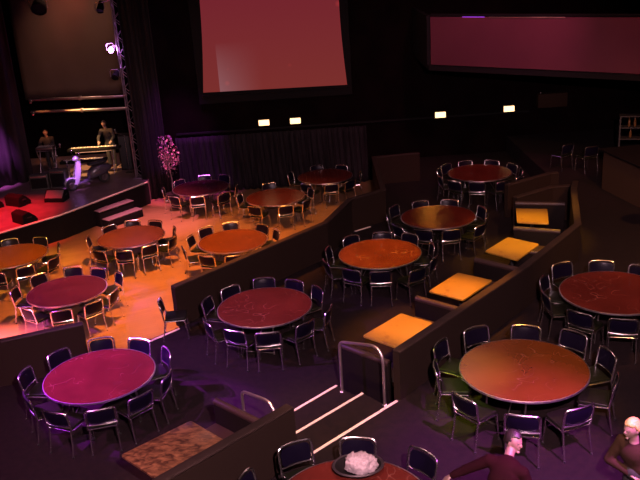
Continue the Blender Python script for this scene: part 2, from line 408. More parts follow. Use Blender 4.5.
curtain('back_curtain', (-4.75, 27.3), (1.85, 27.3), Z0 + .02, 1.30, M['curtain_dark'], 'dark pleated curtain along the back wall behind the flower tree', .05, .24)
curtain('tower_curtain', (-5.95, 26.75), (-5.05, 27.15), Z0 + .02, 8.4, M['curtain_dark'], 'narrow purple-lit curtain at the right end of the stage', .06, .22)
# backdrop
b = MB()
nx, nz = 24, 16; g = []
for j in range(nz + 1):
    row = []
    for i in range(nx + 1):
        x = -10.6 + 4.2 * i / nx; z = 2.5 + 6.0 * j / nz
        row.append(b.bm.verts.new((x, 30.2 + .03 * math.sin(i * .9) * math.sin(j * .5 + i * .2), z)))
    g.append(row)
for j in range(nz):
    for i in range(nx): b.bm.faces.new((g[j][i], g[j][i + 1], g[j + 1][i + 1], g[j + 1][i]))
o = b.build('stage_backdrop', M['backdrop']); o.modifiers.new('thickness', 'SOLIDIFY').thickness = .02
tag(o, 'large plain brown backdrop cloth hanging above the stage', 'backdrop')

# pipes across the bottom of the backdrop
for (y, z0_, zz) in ((28.0, 2.86, 2.78), (28.0, 2.50, 2.36)):
    r = empty('stage_pipe', (-8.0, y, zz), label='upper long metal pipe crossing below the brown backdrop' if zz > 2.6 else 'lower long metal pipe crossing below the brown backdrop', cat='pipe', group='pipes below the backdrop')
    MB().tube([(-1.72, 0, .06), (1.75, 0, -.04)], .055, 10).build('pipe', M['dullmetal'], r)
    for x in (-1.66, 0.05, 1.68): MB().box((x, 0, .01), (.09, .13, .14), 0, .01).build('clamp', M['chrome'] if x < 0 else M['dullmetal'], r)

# lighting tower (truss) on the right side of the stage
def truss(name, x, y, z0, z1, w, label):
    r = empty(name, (x, y, z0), label=label, cat='truss')
    h = z1 - z0
    for sx in (-w, w):
        for sy in (-w, w): MB().tube([(sx, sy, 0), (sx, sy, h)], .022, 6).build('chord', M['tower'], r)
    b = MB(); n = int(h / (2 * w)); 
    for i in range(n):
        a0, a1 = h * i / n, h * (i + 1) / n; s = 1 if i % 2 else -1
        for sy in (-w, w): b.tube([(-w * s, sy, a0), (w * s, sy, a1)], .011, 5)
        for sx in (-w, w): b.tube([(sx, -w * s, a0), (sx, w * s, a1)], .011, 5)
    b.build('lattice', M['tower'], r)
    MB().box((0, 0, .015), (w * 3.2, w * 3.2, .03), 0, .005).build('base_plate', M['tower'], r)
    return r
M['tower'] = mat('tower_metal', (.30, .24, .28), .4, .9)
truss('lighting_tower', -6.05, 27.1, .055, 8.5, .14, 'tall thin lattice lighting tower standing at the right of the stage')

def par_can(name, loc, tgt, label, r=.16, lens=None, yoke=True, estr=0, ecol=(1, .5, 1)):
    e = empty(name, loc, label=label, cat='stage light')
    q = (Vector(tgt) - Vector(loc)).to_track_quat('-Z', 'Y').to_euler()
    o = MB().lathe([(0, .34), (r * .62, .33), (r * .8, .22), (r * .92, .05), (r, 0), (r, -.05), (r * .9, -.05), (r * .9, 0)], seg=20).build('housing', M['speaker'], e); o.rotation_euler = q
    lm = mat('lamp_lens', (.3, .2, .3), .1, emis=ecol, estr=estr) if estr else M['grille']
    o = MB().lathe([(0, -.03), (r * .5, -.028), (r * .88, -.01)], seg=20).build('lens', lm, e); o.rotation_euler = q
    MB().tube([(-r - .03, 0, 0), (-r - .03, 0, r + .06), (-r + .02, 0, r + .12), (r - .02, 0, r + .12), (r + .03, 0, r + .06), (r + .03, 0, 0)], .012, 6).build('yoke', M['tower'], e)
    return e
par_can('moving_spotlight', (-6.45, 27.15, 4.42), (0, 12, 5.6), 'bright violet-white spotlight glowing on the lighting tower', .10, estr=60, ecol=(.72, .38, 1))
MB().tube([(-6.45, 27.15, 4.54), (-6.2, 27.1, 4.56)], .02, 6).build('yoke_arm', M['tower'], bpy.data.objects['moving_spotlight'])
bpy.data.objects['yoke_arm'].parent = bpy.data.objects['moving_spotlight']; bpy.data.objects['yoke_arm'].matrix_parent_inverse = Matrix.Translation((6.45, -27.15, -4.42))
d = bpy.data.lights.new('moving_spotlight_beam', 'POINT'); d.energy = 28; d.color = (.7, .25, 1); d.shadow_soft_size = .08
o = bpy.data.objects.new('moving_spotlight_beam', d); COL.objects.link(o); o.location = (-6.43, 26.95, 4.43)
par_can('hanging_spotlight', (-8.70, 27.6, 5.85), (-8.4, 22, 1.0), 'large round dark spotlight hanging at the top left before the backdrop', .26)
MB().tube([(0, 0, .38), (0, 0, 2.8)], .02, 6).build('hanger', M['tower'], bpy.data.objects['hanging_spotlight'])
par_can('small_spotlight', (-6.62, 27.2, 5.7), (-7.5, 22, 0), 'small dark spotlight near the top of the lighting tower', .12)
MB().tube([(0, 0, .22), (.45, -.1, .3)], .016, 6).build('hanger', M['tower'], bpy.data.objects['small_spotlight'])
par_can('round_spotlight', (-6.42, 27.1, 3.55), (-7.5, 22, 0), 'dark spotlight below the glowing violet one on the tower', .12)

# ------------------------------------------------------------ projection screen
def screen():
    r = empty('projection_screen', (-1.2, 27.3, 2.7), label='large hanging projection screen glowing dull red', cat='screen')
    TL, TR, BL, BR = (-3.36, 7.0), (1.17, 7.0), (-3.60, 2.80), (1.27, 2.74)
    b = MB(); nx, nz = 20, 20; g = []
    for j in range(nz + 1):
        t = j / nz; xl = BL[0] + (TL[0] - BL[0]) * t + .10 * math.sin(PI * t) * .6; xr = BR[0] + (TR[0] - BR[0]) * t - .12 * math.sin(PI * t) * .6
        row = []
        for i in range(nx + 1):
            u = i / nx; zb = BL[1] + (BR[1] - BL[1]) * u
            row.append(b.bm.verts.new((xl + (xr - xl) * u + 1.2, 0, zb + (7.0 - zb) * t - 2.7)))
        g.append(row)
    for j in range(nz):
        for i in range(nx): b.bm.faces.new((g[j][i], g[j][i + 1], g[j + 1][i + 1], g[j + 1][i]))
    m = bpy.data.materials.new('projected_image'); m.use_nodes = True; nt = m.node_tree; p = nt.nodes['Principled BSDF']
    p.inputs['Base Color'].default_value = (.003, .002, .002, 1); p.inputs['Roughness'].default_value = .9; p.inputs['Specular IOR Level'].default_value = 0
    tc = nt.nodes.new('ShaderNodeTexCoord'); sx = nt.nodes.new('ShaderNodeSeparateXYZ'); nt.links.new(tc.outputs['Object'], sx.inputs[0])
    def math_(op, a, b_=None, clamp=False):
        n = nt.nodes.new('ShaderNodeMath'); n.operation = op; n.use_clamp = clamp
        for k, v in enumerate((a, b_)):
            if v is None: continue
            if isinstance(v, (int, float)): n.inputs[k].default_value = v
            else: nt.links.new(v, n.inputs[k])
        return n.outputs[0]
    X, Z = sx.outputs['X'], sx.outputs['Z']
    # vertical blend of the projected picture: orange red low, crimson high
    rz = nt.nodes.new('ShaderNodeValToRGB'); el = rz.color_ramp.elements
    el[0].position = 0; el[0].color = (.235, .034, .030, 1); el[1].position = 1; el[1].color = (.205, .020, .032, 1)
    nt.links.new(math_('DIVIDE', Z, 3.4, True), rz.inputs['Fac'])
    # pale patch: right of a slanted edge, near the bottom, fading right
    edge = math_('ADD', math_('MULTIPLY', X, 1), math_('MULTIPLY', Z, -.0))
    inside = math_('GREATER_THAN', edge, -1.83)
    fx = math_('SUBTRACT', 1, math_('DIVIDE', math_('SUBTRACT', X, -1.83), 1.5, True), True)
    fz = math_('SUBTRACT', 1, math_('DIVIDE', Z, 1.7, True), True)
    patch = math_('MULTIPLY', math_('MULTIPLY', inside, math_('POWER', fx, 1.4)), math_('POWER', fz, .8))
    mx = nt.nodes.new('ShaderNodeMixRGB'); nt.links.new(math_('MULTIPLY', patch, .75), mx.inputs['Fac']); nt.links.new(rz.outputs['Color'], mx.inputs['Color1'])
    mx.inputs['Color2'].default_value = (.34, .15, .17, 1)
    # soft red dots
    last = mx.outputs['Color']
    vo = nt.nodes.new('ShaderNodeTexVoronoi'); vo.inputs['Scale'].default_value = 1.05; vo.inputs['Randomness'].default_value = 1
    mp = nt.nodes.new('ShaderNodeMapping'); mp.inputs['Scale'].default_value = (1, 0, 1); nt.links.new(tc.outputs['Object'], mp.inputs['Vector']); nt.links.new(mp.outputs['Vector'], vo.inputs['Vector'])
    rd = nt.nodes.new('ShaderNodeValToRGB'); rd.color_ramp.elements[0].position = .03; rd.color_ramp.elements[0].color = (1, 1, 1, 1); rd.color_ramp.elements[1].position = .13; rd.color_ramp.elements[1].color = (0, 0, 0, 1)
    nt.links.new(vo.outputs['Distance'], rd.inputs['Fac'])
    m2 = nt.nodes.new('ShaderNodeMixRGB'); m2.blend_type = 'ADD'; nt.links.new(math_('MULTIPLY', rd.outputs['Color'], 1.0), m2.inputs['Fac'])
    nt.links.new(last, m2.inputs['Color1']); m2.inputs['Color2'].default_value = (.16, .012, .01, 1)
    nt.links.new(m2.outputs['Color'], p.inputs['Emission Color']); p.inputs['Emission Strength'].default_value = .41
    o = b.build('screen_cloth', m, r, False)
    bk = MB().box((.03, .06, 2.1), (5.2, .06, 4.8), 0, .01).build('backing', M['black'], r)
    MB().tube([(-2.45, -.02, .0), (2.52, -.02, -.03)], .035, 8).build('bottom_bar', M['black'], r)
    return r
screen()

# ------------------------------------------------------------ balcony on the right
def balcony():
    r = empty('balcony', (3.62, 24.0, 3.70), label='long balcony front across the upper right, washed dim purple and red', cat='balcony')
    r['kind'] = 'structure'
    a, b_ = Vector((0, 0)), Vector((9.0, -7.86)); d = (b_ - a).normalized()
    pm = mat('balcony_panel', (.30, .075, .11), .6, spec=.2, noise=(.7, (.25, .06, .095), .35, .65))
    n = 1
    for i in range(n):
        p, q = a + (b_ - a) * (i / n), a + (b_ - a) * ((i + 1) / n - .003)
        MB().wall([tuple(p), tuple(q)], .06, 0.0, 1.36, .004, 1).build('front_panel', pm, r)
    MB().wall([(0, .08), (9.0, -7.78)], .10, 1.36, 1.44, .02, 1).build('top_rail', M['black'], r)
    MB().wall([tuple(d * 1.05 + Vector((0.02, .03))), tuple(d * 1.75 + Vector((0.02, .03)))], .03, 1.325, 1.365, .004, -1).build('light_strip', mat('purple_light_strip', (.2, .1, .3), .3, emis=(.45, .06, 1), estr=2.2), r)
    MB().wall([tuple(d * 1.9), tuple(d * 4.1)], .025, 1.345, 1.37, .004, -1).build('metal_rail', mat('rail_metal', (.6, .45, .35), .3, .9), r)
    MB().prism([(-.05, .1), (9.0, -7.8), (9.0, 3.4), (-.05, 3.4)], -.18, -.02).build('soffit', M['black'], r, False)
    MB().wall([(-.04, .12), (-.04, 3.4)], .1, -.02, 1.40).build('end_panel', M['black'], r, False)
balcony()

# exit / step lights on the back wall
for i, (x, z, lb) in enumerate([(-1.65, 1.62, 'leftmost of the four small warm wall lights under the screen'), (-.57, 1.61, 'second small warm wall light from the left, below the screen'),
                   (4.43, 1.48, 'third small warm wall light from the left, below the balcony end'), (6.80, 1.53, 'rightmost of the four small warm wall lights')]):
    r = empty('wall_light', (x, 27.42, z), label=lb, cat='wall light', group='small warm wall lights')
    MB().box((0, .03, 0), (.42, .10, .26), 0, .01).build('housing', M['black'], r)
    MB().box((0, -.035, 0), (.36, .04, .19), 0, .012).build('lamp_face', mat('warm_lamp', (.8, .6, .4), .4, emis=(1, .58, .26), estr=3.2), r)
# box on the back wall below balcony
r = empty('wall_box', (8.1, 27.35, 1.75), label='brown rectangular box on the dark wall right of the rightmost light', cat='box')
MB().box((.15, 0, 0), (1.0, .3, .48), 0, .02).build('body', mat('brown_box', (.06, .03, .015), .8, spec=.1), r)
MB().box((-.28, -.17, .29), (.06, .04, .06), 0, .01).build('knob', M['chrome'], r)

# bar counter at the far right
# the counter's public side faces the walkway
r = empty('bar_counter', (8.0, 20.0, Z2), label='long dark bar counter along the right edge behind the walkway', cat='bar')
MB().prism([(-.30, .75), (.05, -1.3), (.9, -4.4), (1.8, -4.3), (1.0, -1.1), (.8, .9)], 0, 1.04).build('front', mat('bar_front', (.15, .08, .045), .8, spec=.1), r, False)
MB().prism([(-.40, .85), (-.05, -1.3), (.8, -4.5), (1.9, -4.4), (1.1, -1.1), (.9, 1.0)], 1.04, 1.09, .01).build('worktop', M['benchdark'], r)
# back bar shelf with a few bottles
r = empty('back_bar_shelf', (9.6, 21.9, Z2), label='dim back bar shelf with bottles at the far right', cat='shelf')
for k in range(3): MB().box((0, 0, 1.0 + .32 * k), (2.0, .35, .03), -.3, .005).build('shelf_board', mat('shelf_wood', (.05, .03, .02), .7) if k == 0 else bpy.data.materials['shelf_wood'], r)
for s in (-1, 1): MB().box((s * .95, -s * .29, .83), (.04, .35, 1.66), -.3, .005).build('side_panel', bpy.data.materials['shelf_wood'], r)
bot = MB().lathe([(0, 0), (.035, 0), (.037, .02), (.037, .15), (.014, .20), (.013, .26), (0, .26)], seg=12).build('bottle', mat('amber_glass', (.35, .16, .05), .15, spec=.8))
spots = [(-.75, 1), (-.6, 1), (-.3, 1), (.1, 1), (.5, 1), (-.7, 0), (-.4, 0), (0, 0), (.45, 0), (.7, 0)]
for i, (u, s) in enumerate(spots):
    o = bot if i == 0 else bot.copy()
    if i: COL.objects.link(o)
    o.location = (9.6 + u * math.cos(-.3), 21.9 + u * math.sin(-.3), Z2 + 1.016 + .32 * s)
    tag(o, 'small amber bottle on the dim back bar shelf at far right', 'bottle', 'bottles on the back bar shelf')
# high round table near the right edge
r = empty('high_table', (7.62, 17.1, Z2), label='tall dark round bar table with chrome stem at the right edge', cat='table')
MB().lathe([(0, 1.07), (.30, 1.07), (.32, 1.085), (.32, 1.10), (.30, 1.11), (0, 1.11)], seg=32).build('tabletop', M['benchdark'], r)
MB().tube([(0, 0, .03), (0, 0, 1.07)], .035, 12).build('stem', M['dullmetal'], r)
MB().lathe([(0, 0), (.24, 0), (.24, .015), (.05, .04), (0, .04)], seg=28).build('base', M['dullmetal'], r)

# ------------------------------------------------------------ chairs
H = .80
def make_chair():
    r = empty('banquet_chair')
    w = .224
    # seat pad, front is +y
    MB().prism([(-.21, -.19), (.21, -.19), (.195, .20), (.14, .225), (-.14, .225), (-.195, .20)], .425, .475, .016).build('seat', M['seat'], r)
    # backrest pad: slightly curved and leaning back
    b = MB(); nx, nz, t = 8, 5, .026; F = []; B = []
    for j in range(nz + 1):
        rf = []; rb = []
        for i in range(nx + 1):
            u = -1 + 2 * i / nx; v = j / nz; ww = .200 - (.03 if j in (0, nz) else 0)
            x = u * ww; z = .535 + v * (.760 - .535); y = -.215 - .05 * v - .030 * (1 - u * u)
            ed = .4 if (i in (0, nx) or j in (0, nz)) else 1
            rf.append(b.bm.verts.new((x, y + t / 2 * ed, z))); rb.append(b.bm.verts.new((x, y - t / 2 * ed, z)))
        F.append(rf); B.append(rb)
    for j in range(nz):
        for i in range(nx):
            b.bm.faces.new((F[j][i], F[j][i + 1], F[j + 1][i + 1], F[j + 1][i])); b.bm.faces.new((B[j][i], B[j + 1][i], B[j + 1][i + 1], B[j][i + 1]))
    for i in range(nx):
        for j in (0, nz): b.bm.faces.new((F[j][i], B[j][i], B[j][i + 1], F[j][i + 1]))
    for j in range(nz):
        for i in (0, nx): b.bm.faces.new((F[j][i], F[j + 1][i], B[j + 1][i], B[j][i]))
    b.build('backrest', M['vinyl'], r)
    # chrome hoop behind and over the pad
    def yb(z, x): return -.205 - .055 * (z - .45) / .33 - .034 * (1 - min(1, (x / w)) ** 2)
    pts = []
    for z in (.43, .55, .68, H - .06): pts.append((-w, yb(z, w), z))
    for (cx, cz) in arc(-w + .055, H - .065, .055, PI, PI / 2, 5)[1:]: pts.append((cx, yb(cz, abs(cx)), cz))
    for x in (-.08, 0, .08): pts.append((x, yb(H, abs(x)), H - .01 + .004))
    for (cx, cz) in arc(w - .055, H - .065, .055, PI / 2, 0, 5): pts.append((cx, yb(cz, abs(cx)), cz))
    for z in (.68, .55, .43): pts.append((w, yb(z, w), z))
    MB().tube(pts, .0165, 8).build('back_frame', M['chrome'], r)
    MB().tube([(-w, -.222, .515), (-.1, -.243, .512), (0, -.25, .511), (.1, -.243, .512), (w, -.222, .515)], .013, 8).build('back_rail', M['chrome'], r)
    # seat frame loop
    MB().tube([(-.205, -.20, .425), (.205, -.20, .425), (.20, .19, .415), (.15, .222, .413), (-.15, .222, .413), (-.20, .19, .415)], .011, 8, closed=True).build('seat_frame', M['chrome'], r)
    for s in (-1, 1):
        for (P, q) in (([(s * .205, -.205, .44), (s * .212, -.235, .2), (s * .218, -.27, .012)], (s * .218, -.27)), ([(s * .195, .19, .42), (s * .20, .21, .2), (s * .205, .225, .012)], (s * .205, .225))):
            l = MB().tube(P, .0115, 8).build('leg', M['chrome'], r)
            MB().tube([(q[0], q[1], 0), (q[0], q[1], .022)], .015, 8).build('foot_cap', M['foot'], l)
    return r
chair0 = make_chair(); first = [True]
def place_chair(x, y, z, rz, label, group=None):
    o = chair0 if first[0] else copy_tree(chair0); first[0] = False
    o.location = (x, y, z); o.rotation_euler = (0, 0, rz)
    tag(o, label, 'chair', group)
    return o

def make_round_table(mk):
    r = empty('round_table')
    m = M[mk]
    MB().lathe([(0, .712), (.895, .712), (.905, .72), (.905, .735), (.90, .74), (0, .74)], seg=72).build('tabletop', m, r)
    MB().lathe([(.903, .708), (.915, .710), (.917, .725), (.915, .739), (.903, .741)], seg=72).build('edge_band', M['edge'], r)
    for s in (-1, 1):
        for t in (-1, 1):
            MB().tube([(s * .48, t * .30, .70), (s * .52, t * .30, .35), (s * .56, t * .30, .012)], .015, 8).build('leg', M['dullmetal'], r)
        MB().tube([(s * .56, -.30, .05), (s * .56, .30, .05)], .012, 8).build('stretcher', M['dullmetal'], r)
        MB().tube([(s * .54, 0, .05), (s * .12, 0, .70)], .009, 6).build('brace', M['dullmetal'], r)
    MB().box((0, 0, .695), (1.0, .66, .022), 0, .004).build('underframe', M['foot'], r)
    return r
tabs = [make_round_table('table%d' % k) for k in range(6)]; used = set()
TABLES = {
  'mag': ((-3.80, 11.86, 0.000), [(-146, 1.14), (-104, 1.24), (-78, 1.22), (-43, 1.14), (-15, 1.14), (33, 1.14), (67, 1.14), (106, 1.27), (135, 1.24), (172, 1.32)], 'magenta-lit table near the stairs', 0, 20,
          'round table glowing magenta at the front left, scuffed top'),
  'mid': ((-1.15, 14.14, 0.000), [(-142, 1.22), (-119, 1.14), (-84, 1.25), (-47, 1.23), (-24, 1.29), (29, 1.15), (62, 1.14), (95, 1.28), (131, 1.17), (159, 1.23)], 'deep red table left of the booths', 1, 75,
          'round dark red table in the middle between dividing wall and stairs'),
  'org': ((1.30, 16.56, 0.000), [(-148, 1.28), (-127, 1.21), (-93, 1.14), (-62, 1.38), (-37, 1.27), (2, 1.19), (49, 1.22), (83, 1.19), (120, 1.21), (162, 1.14)], 'bright orange table at centre', 2, 10,
          'round table lit bright orange at the centre of the carpeted area'),
  'drk': ((2.95, 18.78, 0.000), [(-150, 1.26), (-117, 1.15), (-76, 1.16), (-51, 1.3), (-24, 1.16), (13, 1.14), (65, 1.14), (103, 1.16), (139, 1.33), (172, 1.24)], 'dark table behind the bright orange one', 3, 30,
          'round dark maroon table just behind the bright orange one'),
  'far': ((4.75, 22.46, 0.000), [(-158, 1.23), (-131, 1.26), (-101, 1.22), (-74, 1.29), (-54, 1.3), (-24, 1.15), (10, 1.14), (61, 1.14), (112, 1.14), (138, 1.24), (170, 1.19)], 'dimmest table below the balcony', 0, 0,
          'dimmest round table, far back below the balcony'),
  'big': ((2.80, 10.17, 0.554), [(-143, 1.25), (-105, 1.32), (-68, 1.25), (-25, 1.26), (8, 1.32), (42, 1.35), (73, 1.26), (109, 1.34), (141, 1.36), (170, 1.25)], 'large brown scratched table', 5, 48,
          'large round brown table with scratches at the front right'),
  'rgt': ((4.99, 12.56, 0.554), [(-136, 1.14), (-101, 1.14), (50, 1.16), (81, 1.26), (116, 1.37), (148, 1.23), (178, 1.19)], 'red table at the right edge', 1, 15,
          'round red-brown table cut off by the right edge of the photo'),
  'bot': ((0.15, 7.38, 0.554), [(43, 1.26), (84, 1.24), (124, 1.38), (147, 1.38)], 'table carrying the pale pink bundle', 2, 60,
          'round brown table at the bottom edge carrying the pale pink bundle'),
  'a': ((-8.15, 19.99, Z0), [(-80, 1.38), (-61, 1.24), (-22, 1.37), (23, 1.21), (72, 1.25), (112, 1.28)], 'orange table at the left edge', 5, 30,
          'round orange-lit table cut off by the left edge of the photo'),
  'b': ((-5.96, 17.33, Z0), [(-121, 1.19), (-81, 1.26), (-49, 1.24), (-13, 1.21), (37, 1.29), (68, 1.24), (98, 1.38), (133, 1.38), (171, 1.3)], 'purple table on the wood floor', 4, 60,
          'round purple-maroon table nearest on the wooden dance floor'),
  'c': ((-5.17, 20.91, Z0), [(-179, 1.18), (-118, 1.29), (-84, 1.28), (-53, 1.15), (-24, 1.30), (14, 1.14), (64, 1.14), (99, 1.25), (134, 1.17)], 'brown table before the stage steps', 5, 20,
          'round brown-orange table in front of the stage steps'),
  'd': ((-2.30, 20.00, Z0), [(-158, 1.32), (-117, 1.27), (-87, 1.26), (20, 1.23), (54, 1.23), (96, 1.37), (128, 1.35), (161, 1.25)], 'orange-brown table by dividing wall', 5, 0,
          'round orange-brown table on the wood floor close to the dividing wall'),
  'e': ((-3.78, 25.38, Z0), [(-179, 1.23), (-126, 1.28), (-89, 1.22), (-51, 1.38), (-1, 1.2), (59, 1.34), (90, 1.26), (132, 1.2)], 'dark table beside the flower tree', 4, 45,
          'round dark table beside the pink flower tree'),
  'f': ((-1.28, 23.74, Z0), [(-120, 1.14), (-71, 1.14), (-36, 1.14), (20, 1.14), (100, 1.38), (164, 1.14)], 'table below the leftmost lights', 3, 10,
          'round dark red table second farthest on the dance floor, below the screen'),
  'g': ((0.31, 25.74, Z0), [(-121, 1.14), (-79, 1.17), (-50, 1.21), (-1, 1.14), (60, 1.17), (101, 1.25), (155, 1.29)], 'back right dance floor table', 0, 70,
          'round red-brown table at the back right corner of the dance floor'),
}
CLOCK = {0: 'right end', 1: 'back right', 2: 'back edge centre-right', 3: 'back edge centre', 4: 'back edge centre-left', 5: 'back left', 6: 'left end',
         7: 'front left', 8: 'front edge centre-left', 9: 'front edge centre', 10: 'front edge centre-right', 11: 'front right'}
def assign(angs):
    n = len(angs); best = None
    # order preserving assignment of sorted angles to distinct clock hours
    hrs = []
    for a in angs:
        hrs.append(int(round((a % 360) / 30.0)) % 12)
    for _ in range(20):
        ok = True
        for i in range(n):
            for j in range(i + 1, n):
                if hrs[i] == hrs[j]:
                    ok = False
                    da = ((angs[i] - hrs[i] * 30 + 180) % 360) - 180; db = ((angs[j] - hrs[j] * 30 + 180) % 360) - 180
                    k, s = (i, 1 if da > db else -1) if abs(da) > abs(db) else (j, 1 if db > da else -1)
                    hrs[k] = (hrs[k] + s) % 12
        if ok: break
    return hrs
def relax(ch):
    ch = [list(c) for c in ch]; n = len(ch)
    for _ in range(60):
        for i in range(n):
            j = (i + 1) % n
            g = (ch[j][0] - ch[i][0]) % 360; m_ = min(33.0, 352.0 / n)
            if g < m_: d = (m_ - g) * .25; ch[i][0] -= d; ch[j][0] += d
    return [(a, max(1.19, r_)) for a, r_ in ch]
def table_out(key):
    (tx, ty, tz), ch, desc, mk, rot, lab = TABLES[key]
    t = tabs[mk] if mk not in used else copy_tree(tabs[mk]); used.add(mk)
    t.location = (tx, ty, tz); t.rotation_euler = (0, 0, math.radians(rot)); tag(t, lab, 'table', 'round tables')
    ch = relax(ch); hrs = assign([a for a, _ in ch])
    for (a, rr), h in zip(ch, hrs):
        rc = rr - .235 - .03; t_ = math.radians(a + random.uniform(-1.5, 1.5))
        x, y = tx + rc * math.cos(t_), ty + rc * math.sin(t_)
        place_chair(x, y, tz, t_ + PI / 2 + math.radians(random.uniform(-5, 5)), 'dark chair at the %s of the %s' % (CLOCK[h], desc), 'chairs around the ' + desc)
for k in TABLES: table_out(k)
place_chair(-2.98, 14.62, 0.0, -PI / 2 + .1, 'dark chair alone against the end of the dividing wall, turned right')

for x, y, a, lb in ((7.25, 22.9, .5, 'left of three dim chairs in the dark beyond the booths'), (7.85, 22.5, .3, 'middle of three dim chairs in the dark beyond the booths'), (8.35, 21.5, .1, 'right of three dim chairs in the dark beyond the booths')):
    place_chair(x, y, Z2, a, lb, 'dim chairs in the dark beyond the booths')

# ------------------------------------------------------------ booths
def booth_table(name, corners, z, top, label, group, th=.035):
    cx = sum(c[0] for c in corners) / 4; cy = sum(c[1] for c in corners) / 4
    r = empty(name, (cx, cy, z), label=label, cat='table', group=group)
    # rounded-corner outline
    P = [Vector((c[0] - cx, c[1] - cy)) for c in corners]; poly = []
    for i in range(4):
        p, a, b_ = P[i], P[i - 1], P[(i + 1) % 4]; rr = .05
        p0 = p + (a - p).normalized() * rr; p1 = p + (b_ - p).normalized() * rr
        for k in range(5):
            t = k / 4; poly.append(tuple(p0.lerp(p, t).lerp(p.lerp(p1, t), t)))
    MB().prism(poly, .74 - th, .74, .004).build('tabletop', top, r)
    MB().tube([(0, 0, .03), (0, 0, .71)], .04, 14).build('pedestal', M['foot'], r)
    MB().lathe([(0, 0), (.26, 0), (.26, .02), (.06, .05), (0, .05)], seg=28).build('base', M['foot'], r)
    MB().box((0, 0, .695), (.4, .4, .02), 0, .004).build('mounting_plate', M['foot'], r)
    return r
booth_table('booth_table', [(.63, 12.63), (1.4, 13.43), (2.06, 12.80), (1.29, 12.00)], 0.0, M['yellow'], 'yellow-orange booth table nearest the stairs, above the chrome rail', 'yellow booth tables')
booth_table('booth_table', [(2.05, 14.34), (2.77, 15.16), (3.37, 14.65), (2.62, 13.82)], 0.0, M['yellow'], 'yellow-orange booth table second from the stairs', 'yellow booth tables')
booth_table('booth_table', [(3.56, 16.25), (4.25, 17.02), (4.81, 16.45), (4.10, 15.62)], 0.0, M['yellow'], 'yellow booth table third from the stairs', 'yellow booth tables')
booth_table('booth_table', [(4.70, 17.98), (4.93, 19.00), (5.66, 18.80), (5.38, 17.72)], 0.0, M['yellow'], 'smallest-looking yellow booth table at the far end of the row', 'yellow booth tables')
booth_table('booth_table', [(-2.96, 9.51), (-2.08, 10.27), (-1.53, 9.70), (-2.36, 8.91)], 0.0, M['marble'], 'mottled brown rectangular table at the bottom left booth', None)

def bench(a, b_, z, seats, label, hb=.85, group='booth benches'):
    """upright back from a to b with a seat on each side listed in seats (+1 left, -1 right)"""
    a, b_ = Vector(a), Vector(b_); d = b_ - a; L = d.length; ang = math.atan2(d.y, d.x); c = (a + b_) / 2
    r = empty('booth_bench', (c.x, c.y, z), ang, label=label, cat='bench', group=group)
    MB().box((0, 0, (hb - .03) / 2 + .002), (L, .09, hb - .03), 0, .012).build('backrest', M['benchdark'], r)
    MB().tube([(-L / 2 + .01, 0, hb - .045), (L / 2 - .01, 0, hb - .045)], .058, 12).build('top_roll', M['bench'], r)
    for s in seats:
        MB().box((0, s * .25, .18), (L - .04, .38, .352), 0, .01).build('seat_base', M['benchdark'], r)
        MB().box((0, s * .25, .41), (L, .42, .10), 0, .035).build('seat_cushion', M['bench'], r)
    return r
bench((.26, 12.12), (.98, 11.39), 0.0, (1,), 'dark booth bench whose black back faces the stairs and rail', .88)
bench((1.74, 13.90), (2.74, 12.99), 0.0, (1, -1), 'brown-topped booth bench between the first and second yellow tables')
bench((3.21, 15.62), (4.20, 14.68), 0.0, (1, -1), 'brown-topped booth bench between the second and third yellow tables')
bench((4.47, 17.38), (5.42, 16.94), 0.0, (-1,), 'brown-topped booth bench between the third and fourth yellow tables')
bench((4.96, 19.20), (6.12, 18.86), 0.0, (), 'low bench back behind the farthest yellow table', .85)
bench((-1.75, 10.66), (-.72, 9.66), 0.0, (-1,), 'dark booth bench beside the mottled table, back towards the stairs', .85)

# handrails
def handrail(P, label):
    r = empty('handrail', (P[0][0], P[0][1], P[0][2]), label=label, cat='handrail', group='chrome stair handrails')
    o = Vector(P[0]); a, b_ = Vector(P[0]), Vector(P[1]); za, zb = P[2], P[3]
    ta = Vector((a.x, a.y, za)); tb = Vector((b_.x, b_.y, zb)); d = (tb - ta)
    pts = [a, ta - Vector((0, 0, .10))]
    for t in (0.25, .5, .75, 1): pts.append((ta - Vector((0, 0, .10))).lerp(ta, t).lerp(ta.lerp(ta + d * .12, t), t))
    m = ta + d * .70; low = tb - Vector((0, 0, .32))
    pts.append(ta + d * .45)
    for k in range(9):
        t = k / 8; pts.append(m.lerp(tb, t).lerp(tb.lerp(low, t), t))
    pts.append(b_)
    MB().tube([p - o for p in pts], .024, 12).build('rail', M['brushed'], r)
    for p in (a, b_): MB().lathe([(0, 0), (.05, 0), (.05, .008), (.026, .014), (0, .014)], seg=16, c=p - o).build('floor_flange', M['chrome'], r)
    return r
handrail(((.20, 11.72, .186), (.84, 10.92, .370), 1.12, 1.40), 'bent chrome handrail on the right of the stairs before the black bench back')
handrail(((-1.32, 10.52, .186), (-.80, 9.90, .186), 1.03, 1.16), 'bent chrome handrail on the left of the stairs behind the low wall')

